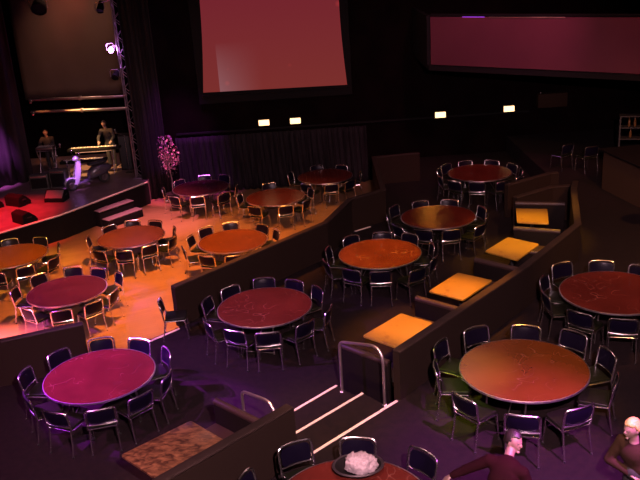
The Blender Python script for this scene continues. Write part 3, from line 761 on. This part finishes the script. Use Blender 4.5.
# ------------------------------------------------------------ bowl and bundle on the bottom table
bx, by, bz = .27, 8.02, Z2 + .74
r = empty('black_basket', (bx, by, bz), label='shallow black basket on the bottom table holding the pale bundle', cat='basket')
b = MB(); b.lathe([(0, .004), (.14, .004), (.17, .03), (.20, .075), (.215, .085), (.205, .09), (.185, .075), (.155, .035), (.13, .016), (0, .016)], seg=36)
o = b.build('bowl', M['speaker'], r); o.scale = (1.38, 1.05, 1.1)
o = MB().lathe([(.20, .078), (.222, .080), (.226, .090), (.215, .098), (.20, .092)], seg=36).build('rim', mat('basket_rim', (.05, .035, .04), .5), r); o.scale = (1.38, 1.05, 1.1)
def bundle():
    bm = bmesh.new(); bmesh.ops.create_icosphere(bm, subdivisions=5, radius=1)
    from mathutils import noise
    for v in bm.verts:
        p = v.co.copy(); n = noise.noise(p * 1.7 + Vector((3, 1, 2))); n2 = abs(noise.noise(p * 4.5)); n3 = noise.noise(p * 11)
        k = 1 + .22 * n + .22 * n2 + .05 * n3
        v.co = Vector((p.x * .175 * k, p.y * .135 * k, p.z * .135 * k + .035 * (1 if p.x < -.4 and p.z > .3 else 0)))
        if v.co.z < -.045: v.co.z = -.045 + (v.co.z + .045) * .1
    me = bpy.data.meshes.new('paper_bundle'); bm.to_mesh(me); bm.free()
    me.polygons.foreach_set('use_smooth', [True] * len(me.polygons))
    o = bpy.data.objects.new('paper_bundle', me); COL.objects.link(o)
    me.materials.append(mat('pale_paper', (.92, .78, .80), .7, bump=(40, .4)))
    o.location = (bx + .035, by, bz + .095)
    tag(o, 'crumpled pale pink bundle sitting in the black basket', 'bundle')
bundle()

# ------------------------------------------------------------ stage equipment
def monitor(loc, rz, s, label, face=None):
    r = empty('floor_monitor', loc, rz, label=label, cat='stage monitor', group='stage floor monitors')
    def wedge(inset=0):
        b = MB(); prof = [(-.22, 0), (.24, 0), (.26, .10), (-.02, .36), (-.22, .30)]
        v0 = [b.bm.verts.new((-.33, y, z)) for y, z in prof]; v1 = [b.bm.verts.new((.33, y, z)) for y, z in prof]
        b.bm.faces.new(v0); b.bm.faces.new(v1[::-1])
        for i in range(5): b.bm.faces.new((v0[i], v0[(i + 1) % 5], v1[(i + 1) % 5], v1[i]))
        bmesh.ops.bevel(b.bm, geom=b.bm.edges[:], offset=.012, segments=2, affect='EDGES')
        return b
    wedge().build('cabinet', M['speaker'], r)
    n = Vector((0, .26, .28)).normalized(); ang = math.atan2(.26, .28)
    mt = Matrix.Translation((0, .125 + .006, .235 + .006)) @ Matrix.Rotation(-math.atan2(.26, .28), 4, 'X')
    MB().box((0, 0, 0), (.58, .30, .02), 0, .006, mt).build('grille', face or M['grille'], r)
    for s_ in (-1, 1): MB().box((s_ * .333, 0, .2), (.012, .14, .035), 0, .004).build('handle', M['foot'], r)
    r.scale = (s, s, s)
    return r
monitor((-8.72, 22.85, .052), math.radians(-42), 1.0, 'black wedge stage monitor nearest the stage edge')
monitor((-8.35, 24.95, .052), math.radians(170), 1.0, 'wedge stage monitor with red-lit face before the scooter', mat('cabinet_grille_grey', (.34, .28, .28), .6))
monitor((-9.55, 24.75, .052), math.radians(-30), 1.0, 'dark wedge stage monitor right one of two at left rear')
monitor((-10.35, 24.55, .052), math.radians(-30), 1.0, 'dark wedge stage monitor at the left edge of the picture')
def amp(loc, rz, w, h, label):
    r = empty('amplifier', loc, rz, label=label, cat='amplifier', group='grey boxes behind the stage monitors')
    MB().box((0, 0, h / 2), (w, .34, h), 0, .02).build('cabinet', mat('amp_grey', (.13, .12, .10), .7), r)
    MB().box((0, -.175, h / 2 - .03), (w - .08, .012, h - .16), 0, .004).build('grille', M['grille'], r)
    MB().box((0, -.172, h - .05), (w - .1, .012, .04), 0, .003).build('control_strip', M['dullmetal'], r)
    return r
amp((-9.35, 26.55, .052), .05, .62, .50, 'grey box amplifier behind the two dark monitors')
amp((-8.70, 26.60, .052), -.05, .55, .62, 'taller grey box amplifier left of the scooter')

def keyboard(loc, rz, L, label, wht):
    r = empty('keyboard', loc, rz, label=label, cat='keyboard')
    MB().box((0, 0, .05), (L, .32, .09), 0, .012).build('body', wht, r)
    MB().box((-.02, .06, .102), (L - .24, .14, .012), 0, .003).build('white_keys', mat('key_white', (2.6, 2.3, 1.9), .35), r)
    b = MB(); n = int((L - .24) / .035)
    for i in range(n):
        if i % 7 in (2, 6): continue
        b.box((-(L - .24) / 2 + .035 * (i + .5), .03, .113), (.014, .085, .012))
    b.build('black_keys', M['foot'], r)
    MB().box((0, -.10, .098), (L - .15, .08, .008), 0, .002).build('control_panel', M['grille'], r)
    return r
def kstand(loc, rz, w, h, label):
    r = empty('keyboard_stand', loc, rz, label=label, cat='stand')
    for s in (-1, 1):
        MB().tube([(s * w, -.22, .012), (s * w, .2, h)], .018, 8).build('leg', M['tower'], r)
        MB().tube([(s * w, .22, .012), (s * w, -.2, h)], .018, 8).build('leg', M['tower'], r)
    MB().tube([(-w, .19, h - .02), (w, .19, h - .02)], .016, 8).build('crossbar', M['tower'], r)
    MB().tube([(-w, -.19, h - .02), (w, -.19, h - .02)], .016, 8).build('crossbar', M['tower'], r)
    return r
kstand((-7.75, 28.0, .052), .0, .62, .88, 'black folding stand under the upper keyboard')
keyboard((-7.75, 28.0, .932), -.02, 1.85, 'long upper keyboard with pale keys on a stand on stage', M['grille'])
kstand((-8.0, 27.35, .052), .02, .55, .62, 'low folding stand under the lower keyboard')
keyboard((-8.0, 27.35, .672), .02, 1.6, 'lower keyboard in front of the long one on stage', M['speaker'])
kstand((-9.55, 28.3, .052), .0, .28, .95, 'black folding stand below the small mixer at the rear left')
r = empty('small_mixer', (-9.55, 28.3, 1.015), label='small mixer with bright top at the left rear of the stage', cat='mixer')
MB().box((0, 0, .05), (.62, .42, .09), 0, .015).build('body', M['dullmetal'], r)
b = MB()
for i in range(7):
    for j in range(4): b.lathe([(0, .12), (.012, .12), (.014, .095), (0, .095)], (-.24 + .08 * i, -.12 + .08 * j, 0), 8)
b.build('knobs', mat('knob_cream', (.7, .6, .5), .4), r)

def micstand(x, y, h, lean, label):
    r = empty('microphone_stand', (x, y, .052), label=label, cat='microphone stand', group='microphone stands on stage')
    MB().lathe([(0, 0), (.14, 0), (.14, .012), (.03, .03), (0, .03)], seg=20).build('base', M['foot'], r)
    MB().tube([(0, 0, .02), (0, 0, h)], .011, 8).build('pole', M['chrome'], r)
    MB().tube([(-lean * .2, 0, h - .04), (lean, 0, h + .12)], .008, 8).build('boom', M['chrome'], r)
    MB().lathe([(0, -.07), (.012, -.07), (.017, .02), (.028, .035), (.03, .06), (.018, .085), (0, .09)], (lean, 0, h + .15), 12).build('microphone', M['dullmetal'], r)
micstand(-8.95, 27.1, 1.15, .3, 'thin microphone stand left of the keyboards')
micstand(-8.45, 26.9, .80, -.3, 'short microphone stand just left of the scooter')
micstand(-6.62, 27.95, 1.35, -.30, 'tall microphone stand before the dark-haired musician')

def cabinet(loc, size, label):
    r = empty('speaker_cabinet', loc, label=label, cat='speaker', group='black cabinets at the stage right')
    MB().box((0, 0, size[2] / 2), size, 0, .02).build('cabinet', M['speaker'], r)
    MB().box((0, -size[1] / 2 - .006, size[2] / 2), (size[0] - .06, .014, size[2] - .06), 0, .004).build('grille', M['foot'], r)
cabinet((-6.68, 28.6, .052), (.6, .5, 1.25), 'tall black speaker cabinet right of the keyboards')
cabinet((-7.0, 29.6, .052), (.5, .45, .7), 'low black cabinet behind the tall one at stage right')

# scooter
def scooter():
    r = empty('motor_scooter', (-7.98, 26.1, .052), math.radians(-47), label='motor scooter parked on stage, pale leg shield lit bright violet', cat='scooter')
    # local: +y forward is -y here: front points to -x' ; x = lateral, y = forward (towards viewer is -y)
    pm = mat('scooter_paint', (.80, .76, .80), .25, coat=.5); dm = mat('scooter_body', (.20, .16, .22), .3, coat=.4)
    MX = lambda *p: Vector(p)
    # leg shield: curved panel in x (width) and z, leaning back
    b = MB(); nx, nz = 10, 14; F = []; B = []
    for j in range(nz + 1):
        v = j / nz; z = .20 + .78 * v; ww = .20 * (1 - .55 * abs(v - .42) ** 1.5 * 2.0); ww = max(ww, .09)
        yy = -.10 + .20 * v
        rf = []; rb = []
        for i in range(nx + 1):
            u = -1 + 2 * i / nx; y = yy + .09 * u * u
            rf.append(b.bm.verts.new((u * ww, y - .012, z))); rb.append(b.bm.verts.new((u * ww, y + .012, z)))
        F.append(rf); B.append(rb)
    for j in range(nz):
        for i in range(nx):
            b.bm.faces.new((F[j][i], F[j][i + 1], F[j + 1][i + 1], F[j + 1][i])); b.bm.faces.new((B[j][i], B[j + 1][i], B[j + 1][i + 1], B[j][i + 1]))
    for i in range(nx):
        for j in (0, nz): b.bm.faces.new((F[j][i], B[j][i], B[j][i + 1], F[j][i + 1]))
    for j in range(nz):
        for i in (0, nx): b.bm.faces.new((F[j][i], F[j + 1][i], B[j + 1][i], B[j][i]))
    b.build('leg_shield', pm, r)
    def wheel(y, name):
        mt = Matrix.Translation((0, y, .21)) @ Matrix.Rotation(PI / 2, 4, 'Y')
        w_ = MB().lathe([(.13, -.045), (.17, -.055), (.20, -.04), (.21, 0), (.20, .04), (.17, .055), (.13, .045)], seg=28, mtx=mt).build(name, M['foot'], r)
        MB().lathe([(0, -.04), (.05, -.045), (.06, -.02), (.13, -.03), (.13, .03), (.06, .02), (.05, .045), (0, .04)], seg=24, mtx=mt).build('hub', M['dullmetal'], w_)
    wheel(-.22, 'wheel'); wheel(1.02, 'wheel')
    # front mudguard
    b = MB(); pts = [(-.0, -.22 + .25 * math.cos(t), .21 + .25 * math.sin(t)) for t in [math.radians(a) for a in range(20, 175, 15)]]
    for (x0, x1) in ((-.07, .07),):
        g = []
        for p in pts: g.append([b.bm.verts.new((x, p[1], p[2] - (.03 if abs(x) > .06 else 0))) for x in (-.075, -.04, 0, .04, .075)])
        for i in range(len(g) - 1):
            for k in range(4): b.bm.faces.new((g[i][k], g[i][k + 1], g[i + 1][k + 1], g[i + 1][k]))
    o = b.build('mudguard', pm, r); o.modifiers.new('t', 'SOLIDIFY').thickness = .01
    # steering column, headset and bars
    MB().tube([(0, -.18, .24), (0, .10, 1.0)], .025, 10).build('steering_column', M['dullmetal'], r)
    MB().lathe([(0, -.09), (.05, -.085), (.085, -.03), (.09, .03), (.05, .09), (0, .1)], (0, .10, 1.03), 20).build('headset', pm, r)
    mt = Matrix.Translation((0, .01, 1.03)) @ Matrix.Rotation(PI / 2, 4, 'X')
    MB().lathe([(0, .02), (.05, .015), (.065, 0), (.07, -.02)], seg=20, mtx=mt).build('headlight', mat('headlight_glass', (.9, .85, .9), .1, spec=.8), r)
    MB().tube([(-.33, .18, 1.03), (-.20, .13, 1.05), (0, .10, 1.05), (.20, .13, 1.05), (.33, .18, 1.03)], .016, 8).build('handlebar', M['chrome'], r)
    for s in (-1, 1):
        MB().tube([(s * .26, .155, 1.04), (s * .37, .195, 1.025)], .022, 10).build('grip', M['foot'], r)
        MB().tube([(s * .2, .13, 1.06), (s * .26, .10, 1.2)], .006, 6).build('mirror_stem', M['chrome'], r)
        MB().lathe([(0, -.01), (.05, -.008), (.05, .006), (0, .012)], seg=16, mtx=Matrix.Translation((s * .27, .10, 1.24)) @ Matrix.Rotation(PI / 2, 4, 'X')).build('mirror', M['chrome'], r)
    # floorboard
    MB().prism([(-.17, -.02), (.17, -.02), (.15, .5), (-.15, .5)], .19, .25, .02).build('floorboard', dm, r)
    # rear body: swollen cowl
    b = MB(); rings = []
    prof = [(.42, .05, .40, .24), (.50, .13, .55, .24), (.68, .20, .66, .26), (.88, .23, .68, .30), (1.08, .21, .66, .34), (1.24, .14, .62, .42), (1.34, .05, .56, .48)]
    for (y, hw, zt, zb) in prof:
        zc, hh = (zt + zb) / 2, (zt - zb) / 2
        rings.append([b.bm.verts.new((hw * math.copysign(abs(math.cos(t)) ** .7, math.cos(t)), y, zc + hh * math.copysign(abs(math.sin(t)) ** .7, math.sin(t)))) for t in [2 * PI * k / 20 for k in range(20)]])
    for i in range(len(rings) - 1):
        for k in range(20): b.bm.faces.new((rings[i][k], rings[i][(k + 1) % 20], rings[i + 1][(k + 1) % 20], rings[i + 1][k]))
    b.bm.faces.new(rings[0]); b.bm.faces.new(rings[-1][::-1])
    b.build('rear_body', dm, r)
    b = MB().box((0, .82, .74), (.26, .62, .10), 0, .04); b.build('saddle', M['foot'], r)
    MB().box((0, 1.36, .50), (.10, .05, .07), 0, .015).build('tail_light', mat('tail_red', (.6, .02, .02), .3), r)
    return r
scooter()

# flower tree beside the stage
def flower_tree():
    r = empty('flower_tree', (-4.88, 26.35, Z0), label='small tree of pink-lit blossoms standing by the right end of the stage', cat='flower tree')
    MB().lathe([(0, 0), (.16, 0), (.19, .06), (.22, .30), (.24, .34), (.21, .34), (.19, .28), (0, .28)], seg=28).build('pot', mat('dark_pot', (.06, .045, .05), .4), r)
    MB().tube([(0, 0, .28), (.02, .01, .7), (-.01, 0, 1.2), (.01, 0, 1.8)], [.03, .026, .022, .016], 8).build('trunk', mat('pale_trunk', (.32, .24, .22), .7), r)
    rnd = random.Random(3); b = MB(); tips = []
    for i in range(34):
        a = rnd.uniform(0, 2 * PI); L = rnd.uniform(.18, .38); z0 = rnd.uniform(1.15, 1.75); dz = rnd.uniform(-.25, .75)
        p0 = Vector((0, 0, z0)); p2 = Vector((L * math.cos(a), L * math.sin(a), z0 + dz * .55)); p1 = p0.lerp(p2, .5) + Vector((0, 0, .1))
        b.tube([p0, p1, p2], [.010, .007, .003], 5); tips += [p1, p2]
    b.build('branches', bpy.data.materials['pale_trunk'], r)
    bl = MB()
    for i in range(330):
        # a tall drooping crown, fuller at the top
        t = rnd.random(); z = 1.20 + 1.15 * t; R = .46 * math.sin(PI * (.12 + .80 * t)) ** .6
        a = rnd.uniform(0, 2 * PI); q = R * math.sqrt(rnd.uniform(.15, 1)) * (.78 + .3 * math.sin(2.3 * a + 1) * math.sin(5 * t + a)); c = Vector((q * math.cos(a), q * math.sin(a), z - .1 * q))
        s = rnd.uniform(.028, .055); rot = Matrix.Rotation(rnd.uniform(0, PI), 4, 'X') @ Matrix.Rotation(rnd.uniform(0, PI), 4, 'Y')
        cv = bl.bm.verts.new(c); ring = []
        for k in range(10):
            rr = s * (1 if k % 2 else .45); ang = 2 * PI * k / 10
            ring.append(bl.bm.verts.new(c + (rot @ Vector((rr * math.cos(ang), rr * math.sin(ang), .012 if k % 2 else .004)))))
        for k in range(10): bl.bm.faces.new((cv, ring[k], ring[(k + 1) % 10]))
    o = bl.build('blossoms', mat('blossom', (.55, .14, .24), .5, noise=(7, (2.2, 1.5, 1.7), .50, .62)), r, False); o['kind'] = 'stuff'
    lv = MB()
    for i in range(160):
        t = rnd.random(); z = 1.0 + 1.15 * t; R = .38 * math.sin(PI * (.12 + .80 * t)) ** .6; a = rnd.uniform(0, 2 * PI); q = R * rnd.uniform(.4, 1)
        c = Vector((q * math.cos(a), q * math.sin(a), z)); d = Vector((math.cos(a), math.sin(a), rnd.uniform(-1, .3))).normalized() * .07; n = d.cross(Vector((0, 0, 1))).normalized() * .018
        v = [lv.bm.verts.new(c), lv.bm.verts.new(c + d * .5 + n), lv.bm.verts.new(c + d), lv.bm.verts.new(c + d * .5 - n)]; lv.bm.faces.new(v)
    o = lv.build('leaves', mat('leaf_dark', (.05, .06, .03), .6), r, False); o['kind'] = 'stuff'
flower_tree()

# ------------------------------------------------------------ people
def ell(bm, c, rad, rot=None, sub=3, fn=None):
    t = bmesh.new(); bmesh.ops.create_icosphere(t, subdivisions=sub, radius=1)
    for v in t.verts:
        p = v.co.copy()
        if fn: p = fn(p)
        p = Vector((p.x * rad[0], p.y * rad[1], p.z * rad[2]))
        if rot: p = rot @ p
        v.co = p + Vector(c)
    me = bpy.data.meshes.new('x'); t.to_mesh(me); t.free(); bm.from_mesh(me); bpy.data.meshes.remove(me)
def capsule(bm, p0, p1, r0, r1):
    p0, p1 = Vector(p0), Vector(p1); d = p1 - p0; L = d.length
    R = d.to_track_quat('Z', 'X').to_matrix().to_4x4(); mt = Matrix.Translation(p0) @ R
    prof = [(0, -r0)] + [(r0 * math.cos(t), r0 * math.sin(t)) for t in (-1.2, -.8, -.4, 0)] + [(r1 * math.cos(t), L + r1 * math.sin(t)) for t in (0, .4, .8, 1.2)] + [(0, L + r1)]
    m = MB(); m.lathe(prof, seg=16, mtx=mt); bmesh.ops.recalc_face_normals(m.bm, faces=m.bm.faces[:])
    me = bpy.data.meshes.new('c'); m.bm.to_mesh(me); m.bm.free(); bm.from_mesh(me); bpy.data.meshes.remove(me)
def figure(bm, G, side, fw, k, parts):
    # solid limbs and trunk, later fused into one surface; k thickens for clothes
    def c(a, b_, r0, r1): capsule(bm, G[a], G[b_], r0 + k, r1 + k)
    up = (G['chest'] - G['pelvis']).normalized(); sd = (side - up * side.dot(up)).normalized(); fr = sd.cross(up) * -1
    T = Matrix((sd, fr, up)).transposed()
    if 'trunk' in parts:
        for (t, w_, d_) in ((-.02, .165, .115), (.25, .150, .108), (.5, .140, .102), (.75, .155, .108), (1.0, .165, .110)):
            ell(bm, G['pelvis'].lerp(G['chest'], t), (w_ + k, d_ + k, .13 + k), T, 3)
        c('chest', 'neck', .075, .050)
        capsule(bm, G['chest'] + (G['sL'] - G['chest']) * .3, G['sL'], .085 + k, .055 + k); capsule(bm, G['chest'] + (G['sR'] - G['chest']) * .3, G['sR'], .085 + k, .055 + k)
    if 'neck' in parts: c('neck', 'skull', .052, .055)
    if 'arms' in parts:
        for S in 'LR': c('s' + S, 'e' + S, .052, .040); c('e' + S, 'w' + S, .040, .028)
    if 'legs' in parts:
        for S in 'LR': c('p' + S, 'k' + S, .085, .055); c('k' + S, 'a' + S, .055, .038)
    if 'feet' in parts:
        for S in 'LR': c('a' + S, 't' + S, .038, .034)
def remeshed(bm, voxel):
    me = bpy.data.meshes.new('r'); bm.to_mesh(me); bm.free()
    o = bpy.data.objects.new('r', me); COL.objects.link(o)
    m = o.modifiers.new('r', 'REMESH'); m.mode = 'VOXEL'; m.voxel_size = voxel; m.use_smooth_shade = True
    s = o.modifiers.new('s', 'SMOOTH'); s.factor = .5; s.iterations = 2
    dg = bpy.context.evaluated_depsgraph_get(); dg.update()
    out = bpy.data.meshes.new_from_object(o.evaluated_get(dg)); bpy.data.objects.remove(o)
    q = bmesh.new(); q.from_mesh(out); seen = set(); best = []
    for v0 in q.verts:                                   # keep the one connected figure
        if v0 in seen: continue
        st = [v0]; seen.add(v0); isl = []
        while st:
            v = st.pop(); isl.append(v)
            for e_ in v.link_edges:
                o2 = e_.other_vert(v)
                if o2 not in seen: seen.add(o2); st.append(o2)
        if len(isl) > len(best): best = isl
    keep = set(best); bmesh.ops.delete(q, geom=[v for v in q.verts if v not in keep], context='VERTS')
    q.to_mesh(out); q.free()
    out.polygons.foreach_set('use_smooth', [True] * len(out.polygons))
    return out
def person(J, look, label, loc, skin, top, legs, hair, hair_style='short', voxel=.008):
    """J: world joints: pelvis, chest, neck, head, sL,eL,hL, sR,eR,hR, kL,fL,kR,fR"""
    r = empty('person', loc, label=label, cat='person'); O = Vector(loc)
    G = {k: Vector(v) - O for k, v in J.items()}
    look = Vector(look).normalized()
    # --- body
    def chain(extra, fingers):
        names = ['pelvis', 'belly', 'chest', 'neck', 'sL', 'eL', 'wL', 'sR', 'eR', 'wR', 'pL', 'kL', 'aL', 'tL', 'pR', 'kR', 'aR', 'tR', 'skull']
        side = (G['sR'] - G['sL']).normalized(); fw = Vector((side.y, -side.x, 0)).normalized()
        if fw.dot(look) < -.3: fw = -fw
        G['belly'] = G['pelvis'].lerp(G['chest'], .5); G['wL'] = G['eL'].lerp(G['hL'], 1.0); G['wR'] = G['eR'].lerp(G['hR'], 1.0)
        G['pL'] = G['pelvis'] - side * .09 + Vector((0, 0, -.04)); G['pR'] = G['pelvis'] + side * .09 + Vector((0, 0, -.04))
        G['aL'] = G['fL'] + Vector((0, 0, .07)); G['aR'] = G['fR'] + Vector((0, 0, .07))
        G['tL'] = G['fL'] + fw * .14 + Vector((0, 0, .03)); G['tR'] = G['fR'] + fw * .14 + Vector((0, 0, .03))
        G['skull'] = G['head'] - Vector((0, 0, .03))
        return names, fw, side
    names, fw, side = chain(0, True)
    bm = bmesh.new(); figure(bm, G, side, fw, 0, ('trunk', 'neck', 'arms', 'legs', 'feet'))
    # --- head with face
    zax = (G['head'] - G['neck']).normalized() * .3 + Vector((0, 0, .7)); zax.normalize()
    yax = (look - zax * look.dot(zax)).normalized(); xax = yax.cross(zax)
    R3 = Matrix((xax, yax, zax)).transposed()
    def hf(p):
        q = p.copy()
        if q.z < 0: q.x *= 1 - .28 * min(1, -q.z); q.y = q.y * (1 - .1 * -q.z) + .06 * -q.z
        if q.y > .55 and abs(q.z + .02) < .16 and abs(abs(q.x) - .34) < .16: q.y -= .10     # eye sockets
        return q
    HC = G['head']
    ell(bm, HC, (.078, .098, .118), R3, 4, hf)
    ell(bm, HC + R3 @ Vector((0, .100, -.022)), (.014, .020, .026), R3, 2)      # nose
    ell(bm, HC + R3 @ Vector((0, .092, .012)), (.035, .010, .008), R3, 2)       # brow
    ell(bm, HC + R3 @ Vector((0, .084, -.058)), (.022, .012, .006), R3, 2); ell(bm, HC + R3 @ Vector((0, .083, -.068)), (.018, .012, .006), R3, 2)
    ell(bm, HC + R3 @ Vector((0, .074, -.100)), (.022, .018, .018), R3, 2)      # chin
    for s in (-1, 1): ell(bm, HC + R3 @ Vector((s * .077, -.005, -.012)), (.010, .020, .030), R3, 2)
    # --- hands
    for S, sg in (('L', -1), ('R', 1)):
        d = (G['h' + S] - G['e' + S]).normalized(); wv = G['h' + S]
        nrm = d.cross(Vector((0, 0, 1))); nrm = nrm.normalized() if nrm.length > .1 else Vector((1, 0, 0)); pal = nrm.cross(d).normalized()
        RH = Matrix((nrm, d, pal)).transposed()
        ell(bm, wv + d * .045, (.040, .050, .016), RH, 3)
        for k, (off, ln) in enumerate(((-.028, .062), (-.010, .074), (.009, .070), (.027, .056))):
            b0 = wv + d * .082 + nrm * off; b1 = b0 + d * ln * .5 - pal * .010; b2 = b1 + d * ln * .38 - pal * .028
            vs = [wv + d * .04 + nrm * off * .8, b0, b1, b2]
            rr = (.0095, .0095, .0090, .0080)
            for q in range(3): capsule(bm, vs[q], vs[q + 1], rr[q], rr[q + 1])
        tb = wv + d * .02 + nrm * (-.030); vs = [tb, tb + d * .03 - nrm * .022 - pal * .008, tb + d * .062 - nrm * .030 - pal * .022]
        capsule(bm, vs[0], vs[1], .013, .011); capsule(bm, vs[1], vs[2], .011, .0092)
    body = remeshed(bm, voxel); body.name = 'body'; body.materials.append(skin)
    bo = bpy.data.objects.new('body', body); COL.objects.link(bo); bo.parent = r
    # --- eyes
    eb = MB()
    for s in (-1, 1): ell(eb.bm, HC + R3 @ Vector((s * .029, .084, .000)), (.011, .009, .008), R3, 2)
    eb.build('eyes', M['eye'], r)
    # --- top
    wl, wr = G['wL'].copy(), G['wR'].copy(); G['wL'] = G['eL'].lerp(wl, .88); G['wR'] = G['eR'].lerp(wr, .88); nk = G['neck'].copy(); G['neck'] = G['chest'].lerp(nk, .62)
    jb = bmesh.new(); figure(jb, G, side, fw, .016, ('trunk', 'arms')); mj = remeshed(jb, .014); mj.name = 'jacket'; mj.materials.append(top)
    o = bpy.data.objects.new('jacket', mj); COL.objects.link(o); o.parent = r
    G['neck'] = nk; lb = bmesh.new(); figure(lb, G, side, fw, .014, ('legs',)); ell(lb, G['pelvis'] - Vector((0, 0, .05)), (.17, .14, .12), None, 3)
    ml = remeshed(lb, .014); ml.name = 'trousers'; ml.materials.append(legs)
    o = bpy.data.objects.new('trousers', ml); COL.objects.link(o); o.parent = r
    sb = MB()
    for S in 'LR':
        f0 = G['f' + S]; ang = math.atan2(fw.y, fw.x)
        sb.box((f0.x + fw.x * .06, f0.y + fw.y * .06, f0.z + .035), (.28, .10, .07), ang, .03)
    sb.build('shoes', M['foot'], r)
    # --- hair
    hb = bmesh.new()
    def hairf(p):
        q = p.copy(); return q
    t = bmesh.new(); bmesh.ops.create_icosphere(t, subdivisions=4, radius=1)
    from mathutils import noise
    kill = []
    for v in t.verts:
        p = v.co; lim = -.15 if hair_style == 'short' else -.75
        if (p.y > .30 and p.z < .42) or p.z < lim or (p.y > .05 and p.z < .05 and abs(p.x) < 2): kill.append(v)
    bmesh.ops.delete(t, geom=kill, context='VERTS')
    for v in t.verts:
        p = v.co.copy(); k = 1 + .05 * noise.noise(p * 5) + .03 * noise.noise(p * 13)
        v.co = HC + R3 @ Vector((p.x * .088 * k, p.y * .108 * k - .004, p.z * .130 * k + .003))
    me = bpy.data.meshes.new('hair'); t.to_mesh(me); t.free(); me.materials.append(hair); me.polygons.foreach_set('use_smooth', [True] * len(me.polygons))
    o = bpy.data.objects.new('hair', me); COL.objects.link(o); o.parent = r
    s = o.modifiers.new('t', 'SOLIDIFY'); s.thickness = .016; s.offset = -1
    return r
M['eye'] = mat('eye', (.25, .2, .18), .2)
M['skin'] = mat('skin', (.66, .40, .32), .5)
M['maroon'] = mat('maroon_cloth', (.050, .010, .015), .9, spec=.05)
M['browncloth'] = mat('brown_cloth', (.065, .028, .018), .9, spec=.1)
M['darkcloth'] = mat('dark_cloth', (.03, .025, .03), .85)
M['hair_blond'] = mat('blond_hair', (1.3, .9, .25), .55, bump=(60, .6))
M['hair_dark'] = mat('dark_hair', (.035, .02, .016), .5, bump=(60, .6))
F = Z2
# person leaning at the bottom, right of the bottom table
person(dict(pelvis=(1.62, 6.85, F + .93), chest=(1.83, 7.24, 1.77), neck=(1.90, 7.36, 1.885), head=(1.955, 7.43, 1.985),
            sL=(1.68, 7.36, 1.81), eL=(1.44, 7.48, 1.62), hL=(1.29, 7.52, 1.52), sR=(1.98, 7.12, 1.80), eR=(2.08, 7.10, 1.54), hR=(1.98, 7.32, 1.36),
            kL=(1.58, 6.95, F + .50), fL=(1.56, 6.80, F), kR=(1.80, 6.98, F + .50), fR=(1.80, 6.85, F)),
       (.55, -.75, -.25), 'person in maroon leaning forward at the bottom edge, face lit pink', (1.66, 6.85, F), M['skin'], M['maroon'], M['darkcloth'], M['hair_dark'])
person(dict(pelvis=(3.42, 7.55, F + .90), chest=(3.36, 7.58, 1.60), neck=(3.35, 7.59, 1.80), head=(3.315, 7.58, 1.945),
            sL=(3.27, 7.72, 1.70), eL=(3.14, 7.74, 1.44), hL=(3.30, 7.50, 1.40), sR=(3.47, 7.42, 1.70), eR=(3.55, 7.30, 1.45), hR=(3.42, 7.34, 1.42),
            kL=(3.36, 7.66, F + .48), fL=(3.36, 7.66, F), kR=(3.46, 7.46, F + .48), fR=(3.46, 7.46, F)),
       (-.85, -.35, -.30), 'blond person in brown at the lower right edge, hands held together', (3.4, 7.56, F), M['skin'], M['browncloth'], M['darkcloth'], M['hair_blond'])
S = .052
person(dict(pelvis=(-7.42, 28.95, S + .92), chest=(-7.44, 28.85, 1.38), neck=(-7.46, 28.80, 1.55), head=(-7.48, 28.75, 1.70),
            sL=(-7.62, 28.8, 1.45), eL=(-7.72, 28.62, 1.22), hL=(-7.66, 28.36, 1.14), sR=(-7.26, 28.8, 1.45), eR=(-7.16, 28.62, 1.22), hR=(-7.22, 28.36, 1.14),
            kL=(-7.52, 28.9, S + .48), fL=(-7.52, 28.95, S), kR=(-7.32, 28.9, S + .48), fR=(-7.32, 28.95, S)),
       (-.3, -.9, -.2), 'dark-haired musician in black standing behind the long keyboard', (-7.42, 28.95, S), M['skin'], M['darkcloth'], M['darkcloth'], M['hair_dark'])
person(dict(pelvis=(-9.70, 29.15, S + .82), chest=(-9.70, 29.08, 1.18), neck=(-9.70, 29.04, 1.33), head=(-9.70, 29.0, 1.47),
            sL=(-9.88, 29.05, 1.25), eL=(-9.95, 28.85, 1.06), hL=(-9.80, 28.62, 1.08), sR=(-9.52, 29.05, 1.25), eR=(-9.45, 28.85, 1.06), hR=(-9.55, 28.62, 1.08),
            kL=(-9.80, 29.1, S + .43), fL=(-9.80, 29.15, S), kR=(-9.60, 29.1, S + .43), fR=(-9.60, 29.15, S)),
       (.3, -.9, -.1), 'dim musician behind the small mixer at the left rear of the stage', (-9.7, 29.15, S), M['skin'], M['darkcloth'], M['darkcloth'], M['hair_dark'])
